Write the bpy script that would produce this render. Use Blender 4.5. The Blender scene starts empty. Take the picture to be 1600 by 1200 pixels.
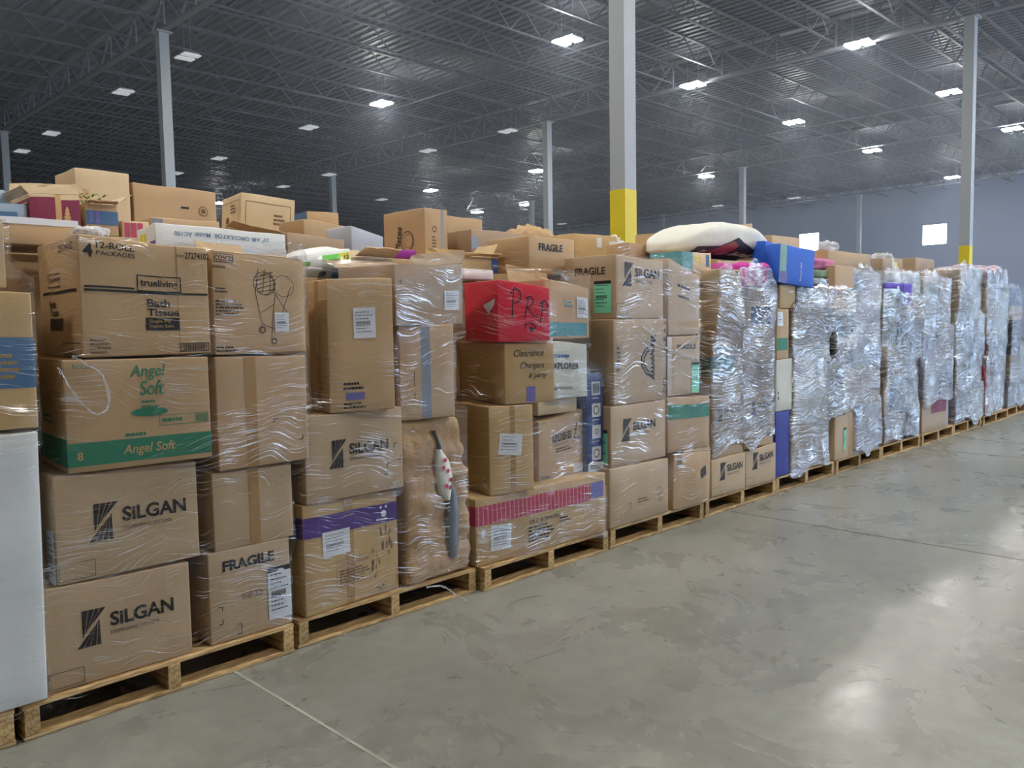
import bpy, bmesh, math, random
from mathutils import Vector, Matrix, noise
PI = math.pi
sc = bpy.context.scene
C = sc.collection

# ------------------------------------------------------------------ camera
cam_d = bpy.data.cameras.new('camera')
cam_d.sensor_width = 36.0
cam_d.lens = 1298.0 / 1600.0 * 36.0
cam_d.clip_end = 300
cam = bpy.data.objects.new('camera', cam_d)
C.objects.link(cam)
cam.matrix_world = Matrix(((0.706146, 0.065183, -0.70506, 0.0),
                           (-0.707856, 0.040747, -0.70518, 0.0),
                           (-0.017237, 0.997041, 0.074913, 1.5),
                           (0, 0, 0, 1)))
sc.camera = cam

# ------------------------------------------------------------------ world, exposure
world = bpy.data.worlds.new('daylight')
sc.world = world
world.use_nodes = True
wn = world.node_tree.nodes
wn['Background'].inputs[0].default_value = (0.50, 0.70, 1.0, 1)
wn['Background'].inputs[1].default_value = 13.0
sc.view_settings.view_transform = 'Standard'
sc.view_settings.look = 'None'
sc.view_settings.gamma = 1.0
sc.view_settings.use_curve_mapping = False
sc.view_settings.exposure = -0.27
LAMP = 420.0          # emission of a high bay panel
HAZE = 0.0042
WINDOW = 14.0        # emission of the daylight seen through the dock windows

# ------------------------------------------------------------------ object helpers
def link(o, parent=None):
    C.objects.link(o)
    if parent is not None:
        o.parent = parent
    return o

def tag(o, label=None, cat=None, group=None, kind=None):
    if label: o['label'] = label
    if cat: o['category'] = cat
    if group: o['group'] = group
    if kind: o['kind'] = kind
    return o

def empty(name, loc, rz=0.0, label=None, cat=None, group=None):
    o = bpy.data.objects.new(name, None)
    o.empty_display_size = 0.1
    o.location = loc
    o.rotation_euler = (0, 0, rz)
    link(o)
    return tag(o, label, cat, group)

def obj(name, bm, mat, parent=None, loc=(0, 0, 0), smooth=False):
    me = bpy.data.meshes.new(name)
    bm.normal_update()
    bm.to_mesh(me)
    bm.free()
    mats = mat if isinstance(mat, (list, tuple)) else [mat]
    for m in mats:
        me.materials.append(m)
    if smooth:
        for p in me.polygons: p.use_smooth = True
    o = bpy.data.objects.new(name, me)
    o.location = loc
    return link(o, parent)

def struct(o):
    o['kind'] = 'structure'
    return o

def add_box(bm, x0, y0, z0, x1, y1, z1, mi=0):
    v = [bm.verts.new(p) for p in ((x0, y0, z0), (x1, y0, z0), (x1, y1, z0), (x0, y1, z0),
                                   (x0, y0, z1), (x1, y0, z1), (x1, y1, z1), (x0, y1, z1))]
    for q in ((0, 3, 2, 1), (4, 5, 6, 7), (0, 1, 5, 4), (1, 2, 6, 5), (2, 3, 7, 6), (3, 0, 4, 7)):
        f = bm.faces.new([v[i] for i in q]); f.material_index = mi
    return v

def add_bar(bm, a, b, r, ry=None):
    """four-sided bar from a to b"""
    a, b = Vector(a), Vector(b)
    d = (b - a).normalized()
    up = Vector((0, 0, 1)) if abs(d.z) < 0.9 else Vector((1, 0, 0))
    s = d.cross(up).normalized(); t = s.cross(d)
    ry = ry or r
    A = [bm.verts.new(a + s * i * r + t * j * ry) for i, j in ((-1, -1), (1, -1), (1, 1), (-1, 1))]
    B = [bm.verts.new(b + s * i * r + t * j * ry) for i, j in ((-1, -1), (1, -1), (1, 1), (-1, 1))]
    for k in range(4):
        bm.faces.new((A[k], A[(k + 1) % 4], B[(k + 1) % 4], B[k]))
    bm.faces.new(A[::-1]); bm.faces.new(B)

# ------------------------------------------------------------------ materials
def lin(h):
    h = h.lstrip('#')
    c = [int(h[i:i + 2], 16) / 255 for i in (0, 2, 4)]
    return tuple((x / 12.92 if x <= .04045 else ((x + .055) / 1.055) ** 2.4) for x in c) + (1,)

def new_mat(name):
    m = bpy.data.materials.new(name); m.use_nodes = True
    nt = m.node_tree
    return m, nt, nt.nodes, nt.links, nt.nodes['Principled BSDF']

def simple(name, col, rough=0.6, metal=0.0, var=0.0, bump=0.0, scale=20):
    m, nt, N, L, b = new_mat(name)
    c = lin(col) if isinstance(col, str) else col
    b.inputs['Base Color'].default_value = c
    b.inputs['Roughness'].default_value = rough
    b.inputs['Metallic'].default_value = metal
    if var or bump:
        tc = N.new('ShaderNodeTexCoord'); nz = N.new('ShaderNodeTexNoise')
        nz.inputs['Scale'].default_value = scale; nz.inputs['Detail'].default_value = 4
        L.new(tc.outputs['Object'], nz.inputs['Vector'])
        if var:
            mx = N.new('ShaderNodeMix'); mx.data_type = 'RGBA'
            mx.inputs[6].default_value = tuple(x * (1 - var) for x in c[:3]) + (1,)
            mx.inputs[7].default_value = tuple(min(1, x * (1 + var)) for x in c[:3]) + (1,)
            L.new(nz.outputs['Fac'], mx.inputs[0]); L.new(mx.outputs[2], b.inputs['Base Color'])
        if bump:
            bp = N.new('ShaderNodeBump'); bp.inputs['Strength'].default_value = bump
            bp.inputs['Distance'].default_value = 0.01
            L.new(nz.outputs['Fac'], bp.inputs['Height']); L.new(bp.outputs[0], b.inputs['Normal'])
    return m

def kraft(name, col):
    """corrugated board: fine fluting, soft fibre mottling, a little wear"""
    m, nt, N, L, b = new_mat(name)
    c = lin(col)
    tc = N.new('ShaderNodeTexCoord')
    n1 = N.new('ShaderNodeTexNoise'); n1.inputs['Scale'].default_value = 4; n1.inputs['Detail'].default_value = 5
    n2 = N.new('ShaderNodeTexNoise'); n2.inputs['Scale'].default_value = 160; n2.inputs['Detail'].default_value = 2
    oi = N.new('ShaderNodeObjectInfo')
    L.new(tc.outputs['Object'], n1.inputs['Vector']); L.new(tc.outputs['Object'], n2.inputs['Vector'])
    a = N.new('ShaderNodeMath'); a.operation = 'MULTIPLY_ADD'; a.inputs[1].default_value = 0.28; a.inputs[2].default_value = 0.76
    L.new(n1.outputs['Fac'], a.inputs[0])
    a2 = N.new('ShaderNodeMath'); a2.operation = 'MULTIPLY_ADD'; a2.inputs[1].default_value = 0.10
    L.new(n2.outputs['Fac'], a2.inputs[0]); L.new(a.outputs[0], a2.inputs[2])
    a3 = N.new('ShaderNodeMath'); a3.operation = 'MULTIPLY_ADD'; a3.inputs[1].default_value = 0.14
    L.new(oi.outputs['Random'], a3.inputs[0]); L.new(a2.outputs[0], a3.inputs[2])
    hs = N.new('ShaderNodeHueSaturation'); hs.inputs['Color'].default_value = c
    L.new(a3.outputs[0], hs.inputs['Value']); L.new(hs.outputs[0], b.inputs['Base Color'])
    b.inputs['Roughness'].default_value = 0.62
    sx = N.new('ShaderNodeSeparateXYZ'); L.new(tc.outputs['Object'], sx.inputs[0])
    ad = N.new('ShaderNodeMath'); ad.operation = 'ADD'
    L.new(sx.outputs[0], ad.inputs[0]); L.new(sx.outputs[1], ad.inputs[1])
    sn = N.new('ShaderNodeMath'); sn.operation = 'MULTIPLY'; sn.inputs[1].default_value = 2 * PI / 0.008
    L.new(ad.outputs[0], sn.inputs[0])
    s2 = N.new('ShaderNodeMath'); s2.operation = 'SINE'; L.new(sn.outputs[0], s2.inputs[0])
    s3 = N.new('ShaderNodeMath'); s3.operation = 'MULTIPLY_ADD'; s3.inputs[1].default_value = 0.02
    L.new(s2.outputs[0], s3.inputs[0]); L.new(n1.outputs['Fac'], s3.inputs[2])
    bp = N.new('ShaderNodeBump'); bp.inputs['Strength'].default_value = 0.35; bp.inputs['Distance'].default_value = 0.006
    L.new(s3.outputs[0], bp.inputs['Height']); L.new(bp.outputs[0], b.inputs['Normal'])
    return m

K = {
    's': kraft('kraft_board_grey_tan', '#B69C7A'),
    't': kraft('kraft_board_tan', '#B99970'),
    'y': kraft('kraft_board_golden', '#BE9E6C'),
    'l': kraft('kraft_board_light', '#CDB48E'),
    'd': kraft('kraft_board_dull', '#A48B70'),
    'w': kraft('white_board', '#D9DAD6'),
    'g': kraft('pale_grey_board', '#B4B9C4'),
    'b': kraft('light_blue_grey_board', '#93A3B4'),
    'r': kraft('red_board', '#CF1C38'),
    'm': kraft('maroon_board', '#84243F'),
    'n': kraft('blue_board', '#2A66D0'),
    'p': kraft('indigo_board', '#2B2F86'),
    'c': kraft('cream_board', '#C8C7B8'),
    'v': kraft('magenta_board', '#94218F'),
    'k': kraft('dark_board', '#3C3A40'),
    'u': kraft('navy_board', '#2F3F78'),
    'e': kraft('green_tan_board', '#9FA08A'),
    'q': kraft('lavender_grey_board', '#A9A5B5'),
}
INK = {
    'ink': simple('black_ink', '#1E1A18', 0.6),
    'faint': simple('faded_brown_ink', '#6E5438', 0.7),
    'green': simple('green_ink', '#2E7A5C', 0.6),
    'purple': simple('purple_ink', '#54357E', 0.6),
    'blue': simple('blue_ink', '#35508F', 0.6),
    'slate': simple('slate_blue_ink', '#4A6E92', 0.6),
    'teal': simple('teal_ink', '#4E9196', 0.6),
    'maroon': simple('maroon_ink', '#7E2340', 0.6),
    'pink': simple('pink_ink', '#B8405F', 0.6),
    'pinkline': simple('pale_pink_ink', '#D89A8C', 0.6),
    'kraftink': simple('bare_board_colour', '#C39C68', 0.7),
    'paper': simple('white_paper', '#D8D9DC', 0.5),
    'mint': simple('mint_green_paper', '#84DFB6', 0.5),
    'whiteink': simple('white_ink', '#DADCE0', 0.6),
    'yellow': simple('yellow_ink', '#DDD02F', 0.5),
    'red': simple('red_ink', '#B5463A', 0.6),
    'tape': simple('clear_brown_tape', '#A98352', 0.25),
    'greytape': simple('grey_tape', '#82868F', 0.35),
    'lavender': simple('lavender_ink', '#6F6AA8', 0.6),
    'gold': simple('ochre_ink', '#A4812E', 0.6),
    'sage': simple('sage_ink', '#7FA596', 0.5),
    'lime': simple('lime_green_ink', '#63C93E', 0.5),
    'skyink': simple('sky_blue_ink', '#58A6C8', 0.5),
}
def wood_mat(name, c1, c2):
    m, nt, N, L, b = new_mat(name)
    tc = N.new('ShaderNodeTexCoord'); mp = N.new('ShaderNodeMapping')
    mp.inputs['Scale'].default_value = (3, 22, 22)
    L.new(tc.outputs['Object'], mp.inputs[0])
    nz = N.new('ShaderNodeTexNoise'); nz.inputs['Scale'].default_value = 2.5; nz.inputs['Detail'].default_value = 7
    nz.inputs['Distortion'].default_value = 1.2
    L.new(mp.outputs[0], nz.inputs['Vector'])
    oi = N.new('ShaderNodeObjectInfo')
    cr = N.new('ShaderNodeValToRGB'); cr.color_ramp.elements[0].color = lin(c1); cr.color_ramp.elements[1].color = lin(c2)
    cr.color_ramp.elements[0].position = .32; cr.color_ramp.elements[1].position = .68
    L.new(nz.outputs['Fac'], cr.inputs[0])
    hs = N.new('ShaderNodeHueSaturation')
    a = N.new('ShaderNodeMath'); a.operation = 'MULTIPLY_ADD'; a.inputs[1].default_value = .35; a.inputs[2].default_value = .8
    L.new(oi.outputs['Random'], a.inputs[0]); L.new(a.outputs[0], hs.inputs['Value'])
    L.new(cr.outputs[0], hs.inputs['Color']); L.new(hs.outputs[0], b.inputs['Base Color'])
    b.inputs['Roughness'].default_value = .75
    bp = N.new('ShaderNodeBump'); bp.inputs['Strength'].default_value = .4; bp.inputs['Distance'].default_value = .004
    L.new(nz.outputs['Fac'], bp.inputs['Height']); L.new(bp.outputs[0], b.inputs['Normal'])
    return m
WOOD = wood_mat('pallet_pine', '#8E6A3C', '#D2B27C')

def film_mat(name, fold, haze, fres, streak=60.0, rough=0.13, tilt=0.12, bumpd=.006, lo=.62, hi=.72):
    """stretch film: clear plastic; its taut folds turn milky and catch the lamps.
    fold: how much of the sheet is folded, haze: milkiness of the flat film, fres: share of the mirror gloss"""
    m, nt, N, L, b = new_mat(name)
    N.remove(b)
    out = N['Material Output']
    def math_(op, x, y=None, z=None, clamp=False):
        n = N.new('ShaderNodeMath'); n.operation = op; n.use_clamp = clamp
        for i, v in enumerate((x, y, z)):
            if v is None: continue
            if isinstance(v, (int, float)): n.inputs[i].default_value = v
            else: L.new(v, n.inputs[i])
        return n.outputs[0]
    def nz(vec, scale, detail, rgh=.55, dist=0):
        n = N.new('ShaderNodeTexNoise'); n.inputs['Scale'].default_value = scale; n.inputs['Detail'].default_value = detail
        n.inputs['Roughness'].default_value = rgh; n.inputs['Distortion'].default_value = dist
        L.new(vec, n.inputs['Vector']); return n
    uv = N.new('ShaderNodeUVMap'); uv.uv_map = 'UVMap'
    nw = nz(uv.outputs[0], 1.9, 2)
    wa = N.new('ShaderNodeVectorMath'); wa.operation = 'MULTIPLY_ADD'
    wa.inputs[1].default_value = (0.0, 0.34, 0); L.new(nw.outputs['Color'], wa.inputs[0]); L.new(uv.outputs[0], wa.inputs[2])
    mp = N.new('ShaderNodeMapping'); mp.inputs['Rotation'].default_value = (0, 0, -tilt)
    mp.inputs['Scale'].default_value = (2.6, streak, 1); L.new(wa.outputs[0], mp.inputs[0])
    mp2 = N.new('ShaderNodeMapping'); mp2.inputs['Rotation'].default_value = (0, 0, -tilt * 1.6)
    mp2.inputs['Scale'].default_value = (4.5, streak * 2.1, 1); L.new(wa.outputs[0], mp2.inputs[0])
    n1 = nz(mp.outputs[0], 1.0, 4, .6, .4)
    n3 = nz(mp2.outputs[0], 1.0, 3, .55, .3)
    n2 = nz(uv.outputs[0], 3.2, 3)
    h = math_('MULTIPLY_ADD', n3.outputs['Fac'], .5, n1.outputs['Fac'])
    # folded share: fine threads of milky plastic, denser in patches
    patch = math_('MULTIPLY_ADD', n2.outputs['Fac'], .42, -.21)
    f1 = math_('ADD', n3.outputs['Fac'], patch); f2 = math_('ADD', n1.outputs['Fac'], patch)
    def ramp(v, a_, b_, t0, t1):
        r = N.new('ShaderNodeMapRange'); r.interpolation_type = 'SMOOTHSTEP'
        r.inputs['From Min'].default_value = a_; r.inputs['From Max'].default_value = b_
        r.inputs['To Min'].default_value = t0; r.inputs['To Max'].default_value = t1
        L.new(v, r.inputs['Value']); return r.outputs[0]
    thread = ramp(f1, lo, hi, 0, .55 + fold * .35)
    broad = ramp(f2, lo - .04, hi + .06, 0, fold)
    milk = math_('ADD', math_('MAXIMUM', thread, broad), haze, clamp=True)
    bp = N.new('ShaderNodeBump'); bp.inputs['Strength'].default_value = 1.0; bp.inputs['Distance'].default_value = bumpd
    L.new(h, bp.inputs['Height'])
    gl = N.new('ShaderNodeBsdfGlossy'); gl.inputs['Roughness'].default_value = rough
    gl.inputs['Color'].default_value = (1, 1, 1, 1); L.new(bp.outputs[0], gl.inputs['Normal'])
    tr = N.new('ShaderNodeBsdfTransparent'); tr.inputs['Color'].default_value = (.985, .985, .985, 1)
    fr = N.new('ShaderNodeFresnel'); fr.inputs['IOR'].default_value = 1.5; L.new(bp.outputs[0], fr.inputs['Normal'])
    fm = math_('MULTIPLY', fr.outputs[0], fres, clamp=True)
    m1 = N.new('ShaderNodeMixShader'); L.new(fm, m1.inputs[0]); L.new(tr.outputs[0], m1.inputs[1]); L.new(gl.outputs[0], m1.inputs[2])
    df = N.new('ShaderNodeBsdfDiffuse'); df.inputs['Color'].default_value = (.78, .79, .82, 1)
    tl = N.new('ShaderNodeBsdfTranslucent'); tl.inputs['Color'].default_value = (.7, .7, .74, 1)
    g2 = N.new('ShaderNodeBsdfGlossy'); g2.inputs['Roughness'].default_value = .16; g2.inputs['Color'].default_value = (1, 1, 1, 1)
    L.new(bp.outputs[0], g2.inputs['Normal']); L.new(bp.outputs[0], df.inputs['Normal'])
    md = N.new('ShaderNodeMixShader'); md.inputs[0].default_value = .7; L.new(df.outputs[0], md.inputs[1]); L.new(g2.outputs[0], md.inputs[2])
    m2 = N.new('ShaderNodeMixShader'); L.new(milk, m2.inputs[0]); L.new(m1.outputs[0], m2.inputs[1]); L.new(md.outputs[0], m2.inputs[2])
    L.new(m2.outputs[0], out.inputs['Surface'])
    return m
FILM = {
    'clear': film_mat('stretch_film_single_layer', 0.12, 0.0, .18, 90, .12, .10, .002, .635, .70),
    'light': film_mat('stretch_film_thin', 0.25, 0.0, .30, 105, .12, .10, .003, .60, .68),
    'mid': film_mat('stretch_film_folded', 0.55, 0.01, 1.1, 58, .11, .20, .014, .53, .63),
    'heavy': film_mat('stretch_film_many_layers', 0.62, 0.01, 1.7, 40, .09, .26, .026, .525, .63),
}
M_STEEL = simple('painted_grey_steel', '#9A9FA3', .45, 0, .06, .1, 6)
M_DARKSTEEL = simple('dark_painted_steel', '#484A50', .55)
M_CHORD = simple('grey_chord_steel', '#63656B', .5)
M_YELLOW = simple('safety_yellow_paint', '#D2BC1C', .5, 0, .08, .1, 5)

def emit(name, col, s):
    m, nt, N, L, b = new_mat(name)
    b.inputs['Base Color'].default_value = (.8, .8, .8, 1)
    b.inputs['Emission Color'].default_value = col
    b.inputs['Emission Strength'].default_value = s
    return m
M_LAMP = emit('lit_lamp_panel', (1.0, .985, .94, 1), LAMP)
M_DIM = emit('low_lit_lamp_panel', (.9, .95, 1.0, 1), 0.45)  # faint emission put into the unlit panels to keep them pale
M_DAY = emit('daylight_glass', (.72, .86, 1.0, 1), WINDOW)

def floor_mat():
    m, nt, N, L, b = new_mat('polished_concrete')
    geo = N.new('ShaderNodeNewGeometry')
    def nz(scale, detail, rough=.55, dist=0, vec=None):
        n = N.new('ShaderNodeTexNoise'); n.inputs['Scale'].default_value = scale
        n.inputs['Detail'].default_value = detail; n.inputs['Roughness'].default_value = rough
        n.inputs['Distortion'].default_value = dist
        L.new(vec or geo.outputs['Position'], n.inputs['Vector']); return n
    big = nz(.55, 6, .6, .4); fine = nz(9, 6, .7); stain = nz(1.7, 5, .65, 1.0)
    cr = N.new('ShaderNodeValToRGB')
    cr.color_ramp.elements[0].position = .30; cr.color_ramp.elements[0].color = lin('#7C7C74')
    cr.color_ramp.elements[1].position = .72; cr.color_ramp.elements[1].color = lin('#97978E')
    L.new(big.outputs['Fac'], cr.inputs[0])
    cr2 = N.new('ShaderNodeValToRGB')
    cr2.color_ramp.elements[0].position = .26; cr2.color_ramp.elements[0].color = (.80, .79, .77, 1)
    cr2.color_ramp.elements[1].position = .60; cr2.color_ramp.elements[1].color = (1, 1, 1, 1)
    L.new(stain.outputs['Fac'], cr2.inputs[0])
    cr3 = N.new('ShaderNodeValToRGB')
    cr3.color_ramp.elements[0].position = .35; cr3.color_ramp.elements[0].color = (.86, .86, .86, 1)
    cr3.color_ramp.elements[1].position = .65; cr3.color_ramp.elements[1].color = (1.08, 1.08, 1.08, 1)
    L.new(fine.outputs['Fac'], cr3.inputs[0])
    # short dark scuffs
    mp = N.new('ShaderNodeMapping'); mp.inputs['Scale'].default_value = (2.4, 9, 1); mp.inputs['Rotation'].default_value = (0, 0, .9)
    L.new(geo.outputs['Position'], mp.inputs[0])
    scf = nz(1.6, 4, .6, .8, mp.outputs[0])
    cr4 = N.new('ShaderNodeValToRGB')
    cr4.color_ramp.elements[0].position = .70; cr4.color_ramp.elements[0].color = (1, 1, 1, 1)
    cr4.color_ramp.elements[1].position = .78; cr4.color_ramp.elements[1].color = (.66, .66, .66, 1)
    L.new(scf.outputs['Fac'], cr4.inputs[0])
    cur = cr.outputs[0]
    for o in (cr2, cr3, cr4):
        mx = N.new('ShaderNodeMix'); mx.data_type = 'RGBA'; mx.blend_type = 'MULTIPLY'; mx.inputs[0].default_value = 1
        L.new(cur, mx.inputs[6]); L.new(o.outputs[0], mx.inputs[7]); cur = mx.outputs[2]
    L.new(cur, b.inputs['Base Color'])
    rr = N.new('ShaderNodeMapRange'); rr.inputs['To Min'].default_value = .22; rr.inputs['To Max'].default_value = .36
    rr.inputs['From Min'].default_value = .3; rr.inputs['From Max'].default_value = .7
    L.new(stain.outputs['Fac'], rr.inputs['Value']); L.new(rr.outputs[0], b.inputs['Roughness'])
    bp = N.new('ShaderNodeBump'); bp.inputs['Strength'].default_value = .12; bp.inputs['Distance'].default_value = .01
    L.new(fine.outputs['Fac'], bp.inputs['Height']); L.new(bp.outputs[0], b.inputs['Normal'])
    return m
M_FLOOR = floor_mat()
M_WALL = simple('grey_precast_wall', '#A6AFC4', .7, 0, .10, .1, .35)
M_DECK = simple('dark_roof_deck', '#464952', .5, .15, .10, 0, 1.0)
M_JOINT = simple('joint_filler', '#A5A296', .6, 0, .3, 0, 14)
M_JOINTD = simple('dark_joint_filler', '#55544F', .6, 0, .3, 0, 14)

# ------------------------------------------------------------------ the hall
X0, X1, YA, YB, ZR = -16.0, 57.0, -16.0, 96.0, 10.0
bm = bmesh.new(); add_box(bm, X0, YA, -.3, X1, YB, 0)
flo = struct(obj('floor', bm, M_FLOOR))
bm = bmesh.new(); add_box(bm, 1.612, YA + .1, -.01, 1.624, 3.4, .0015)
obj('control_joint', bm, M_JOINT, flo)
bm = bmesh.new(); add_box(bm, 5.68, YA + .1, -.01, 5.694, 3.3, .0015)
obj('control_joint', bm, M_JOINTD, flo)
bm = bmesh.new()
for x in (9.75, 13.8, 17.9, 22): add_box(bm, x, YA + .1, -.01, x + .014, 3.3, .0015)
obj('control_joint', bm, M_JOINTD, flo)
# ribbed deck: trapezoid profile along x, ribs run along y
bm = bmesh.new()
prof = []; x = X0
while x < X1:
    prof += [(x, ZR), (x + .10, ZR), (x + .14, ZR - .06), (x + .26, ZR - .06)]; x += .30
prof.append((X1, ZR))
pa = [bm.verts.new((px, YA, pz)) for px, pz in prof]; pb = [bm.verts.new((px, YB, pz)) for px, pz in prof]
for i in range(len(prof) - 1): bm.faces.new((pa[i], pb[i], pb[i + 1], pa[i + 1]))
add_box(bm, X0, YA, ZR + .02, X1, YB, ZR + .2)
ceil_o = struct(obj('ceiling', bm, M_DECK))
# open-web joists along x
def joist_bm(length, zt, zb, step, r):
    bm = bmesh.new()
    add_box(bm, 0, -.045, zt - .04, length, .045, zt)
    add_box(bm, 0, -.04, zb, length, .04, zb + .035)
    n = int(length / step)
    for i in range(n):
        a = (i * step, 0, zt - .02 if i % 2 else zb + .02); b = ((i + 1) * step, 0, zb + .02 if i % 2 else zt - .02)
        add_bar(bm, a, b, r)
    return bm
jo = obj('joist', joist_bm(X1 - X0 - .1, 9.93, 9.30, .62, .014), M_DARKSTEEL, ceil_o, (X0 + .05, 8.0, 0))
y = -14.8; js = []
while y < 95:
    if abs(y - 8.0) > .5: js.append(y)
    y += 1.82
for y in js:
    c = jo.copy(); c.location.y = y; link(c, ceil_o)
def girder_bm(length, zt, zb, step, r):
    bm = bmesh.new()
    add_box(bm, -.09, 0, zt - .07, .09, length, zt)
    add_box(bm, -.09, 0, zb, .09, length, zb + .07)
    n = int(length / step)
    for i in range(n):
        y = i * step
        add_bar(bm, (0, y, zb + .03), (0, y + step / 2, zt - .03), r)
        add_bar(bm, (0, y + step / 2, zt - .03), (0, y + step, zb + .03), r)
        add_bar(bm, (0, y + step / 2, zb + .03), (0, y + step / 2, zt - .03), r * .7)
    return bm
gi = obj('girder', girder_bm(YB - YA - .2, 9.92, 9.0, 1.82, .03), M_CHORD, ceil_o, (9.2, YA + .1, 0))
for x in (-5.3, 23.7, 38.2, 52.4):
    c = gi.copy(); c.location.x = x; link(c, ceil_o)
# lateral bridging lines between joists
br_bm = bmesh.new(); add_box(br_bm, -.02, 0, 9.26, .02, YB - YA - .2, 9.30)
br = obj('bridging_bar', br_bm, M_CHORD, ceil_o, (4.4, YA + .1, 0))
for x in (14.0, 18.9, 28.5, 33.4, 43, 47.6): c = br.copy(); c.location.x = x; link(c, ceil_o)

# walls: far end (with windows), back, left side; the unseen near side has openings set to shape the daylight
def wall_far():
    bm = bmesh.new()
    wins = WINS
    ys = [YA]
    for (y0, y1, z0, z1) in wins: ys += [y0, y1]
    ys.append(YB)
    for i in range(0, len(ys) - 1):
        if i % 2 == 0:
            add_box(bm, X1, ys[i], -.3, X1 + .25, ys[i + 1], ZR)
        else:
            y0, y1, z0, z1 = wins[(i - 1) // 2]
            add_box(bm, X1, y0, -.3, X1 + .25, y1, z0); add_box(bm, X1, y0, z1, X1 + .25, y1, ZR)
    return bm
WINS = [(-13.6, -12.1, 5.9, 7.25), (-5.1, -3.6, 5.9, 7.25), (1.5, 3.0, 5.9, 7.25), (17.95, 19.4, 5.95, 7.2), (26.3, 27.75, 5.95, 7.35)]  # first three are out of view, added to shine in the film
wf = struct(obj('wall_far', wall_far(), M_WALL))
for i, (y0, y1, z0, z1) in enumerate(WINS):
    bm = bmesh.new()
    add_box(bm, X1 + .1, y0, z0, X1 + .14, y1, z1)
    w = struct(obj('window_%d' % (i + 1), bm, M_DAY))
    bm = bmesh.new()
    add_box(bm, X1 - .03, y0 - .06, z0 - .06, X1 + .1, y1 + .06, z0); add_box(bm, X1 - .03, y0 - .06, z1, X1 + .1, y1 + .06, z1 + .06)
    add_box(bm, X1 - .03, y0 - .06, z0, X1 + .1, y0, z1); add_box(bm, X1 - .03, y1, z0, X1 + .1, y1 + .06, z1)
    obj('window_frame', bm, M_STEEL, w)
bm = bmesh.new(); add_box(bm, X0, YB, -.3, X1 + .25, YB + .25, ZR); struct(obj('wall_back', bm, M_WALL))
bm = bmesh.new(); add_box(bm, X0 - .25, YA, -.3, X0, YB + .25, ZR); struct(obj('wall_left', bm, M_WALL))

bm = bmesh.new(); add_box(bm, X0 - .25, YA - .25, -.3, 19.0, YA, ZR); add_box(bm, 19.0, YA - .25, 6.5, X1 + .25, YA, ZR)  # unseen wall: solid stretch keeps daylight off the near loads, bays admit it
for x in (19.0, 28.3, 37.8, 47.3, 56.2): add_box(bm, x, YA - .25, -.3, x + .8, YA, 6.6)
struct(obj('wall_right', bm, M_WALL))
hm = bpy.data.materials.new('warehouse_haze'); hm.use_nodes = True; hn = hm.node_tree; hn.nodes.remove(hn.nodes['Principled BSDF'])
vs_ = hn.nodes.new('ShaderNodeVolumeScatter'); vs_.inputs['Color'].default_value = (.76, .84, 1, 1)
vs_.inputs['Density'].default_value = HAZE; vs_.inputs['Anisotropy'].default_value = .55
hn.links.new(vs_.outputs[0], hn.nodes['Material Output'].inputs['Volume'])
if HAZE > 0:
    bm = bmesh.new(); add_box(bm, X0 + .1, YA + .1, 3.4, X1 - .1, YB - .1, ZR - .07)  # scattering volume added to lift the dark roof and halo the lamps
    hz = obj('haze', bm, hm); tag(hz, 'thin haze of dust hanging under the warehouse roof lamps', 'haze', None, 'stuff')

# columns: square grey tubes, yellow to 3.25 m
def column(x, y, yellow=True):
    w = .125
    bm = bmesh.new(); add_box(bm, -w, -w, 3.25 if yellow else 0, w, w, 9.0)
    add_box(bm, -w * 1.6, -w * 1.6, 8.97, w * 1.6, w * 1.6, 8.999)
    o = struct(obj('column', bm, M_STEEL, None, (x, y, 0)))
    if yellow:
        bm = bmesh.new(); add_box(bm, -w - .003, -w - .003, 0, w + .003, w + .003, 3.25)
        obj('yellow_guard', bm, M_YELLOW, o)
for cx in (9.2, 23.7, 38.2, 52.4):
    for cy in (7.0, 21.6, 36.2, 50.8, 65.4): column(cx, cy, True)
column(-5.3, 21.6); column(-5.3, 7.0)

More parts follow.
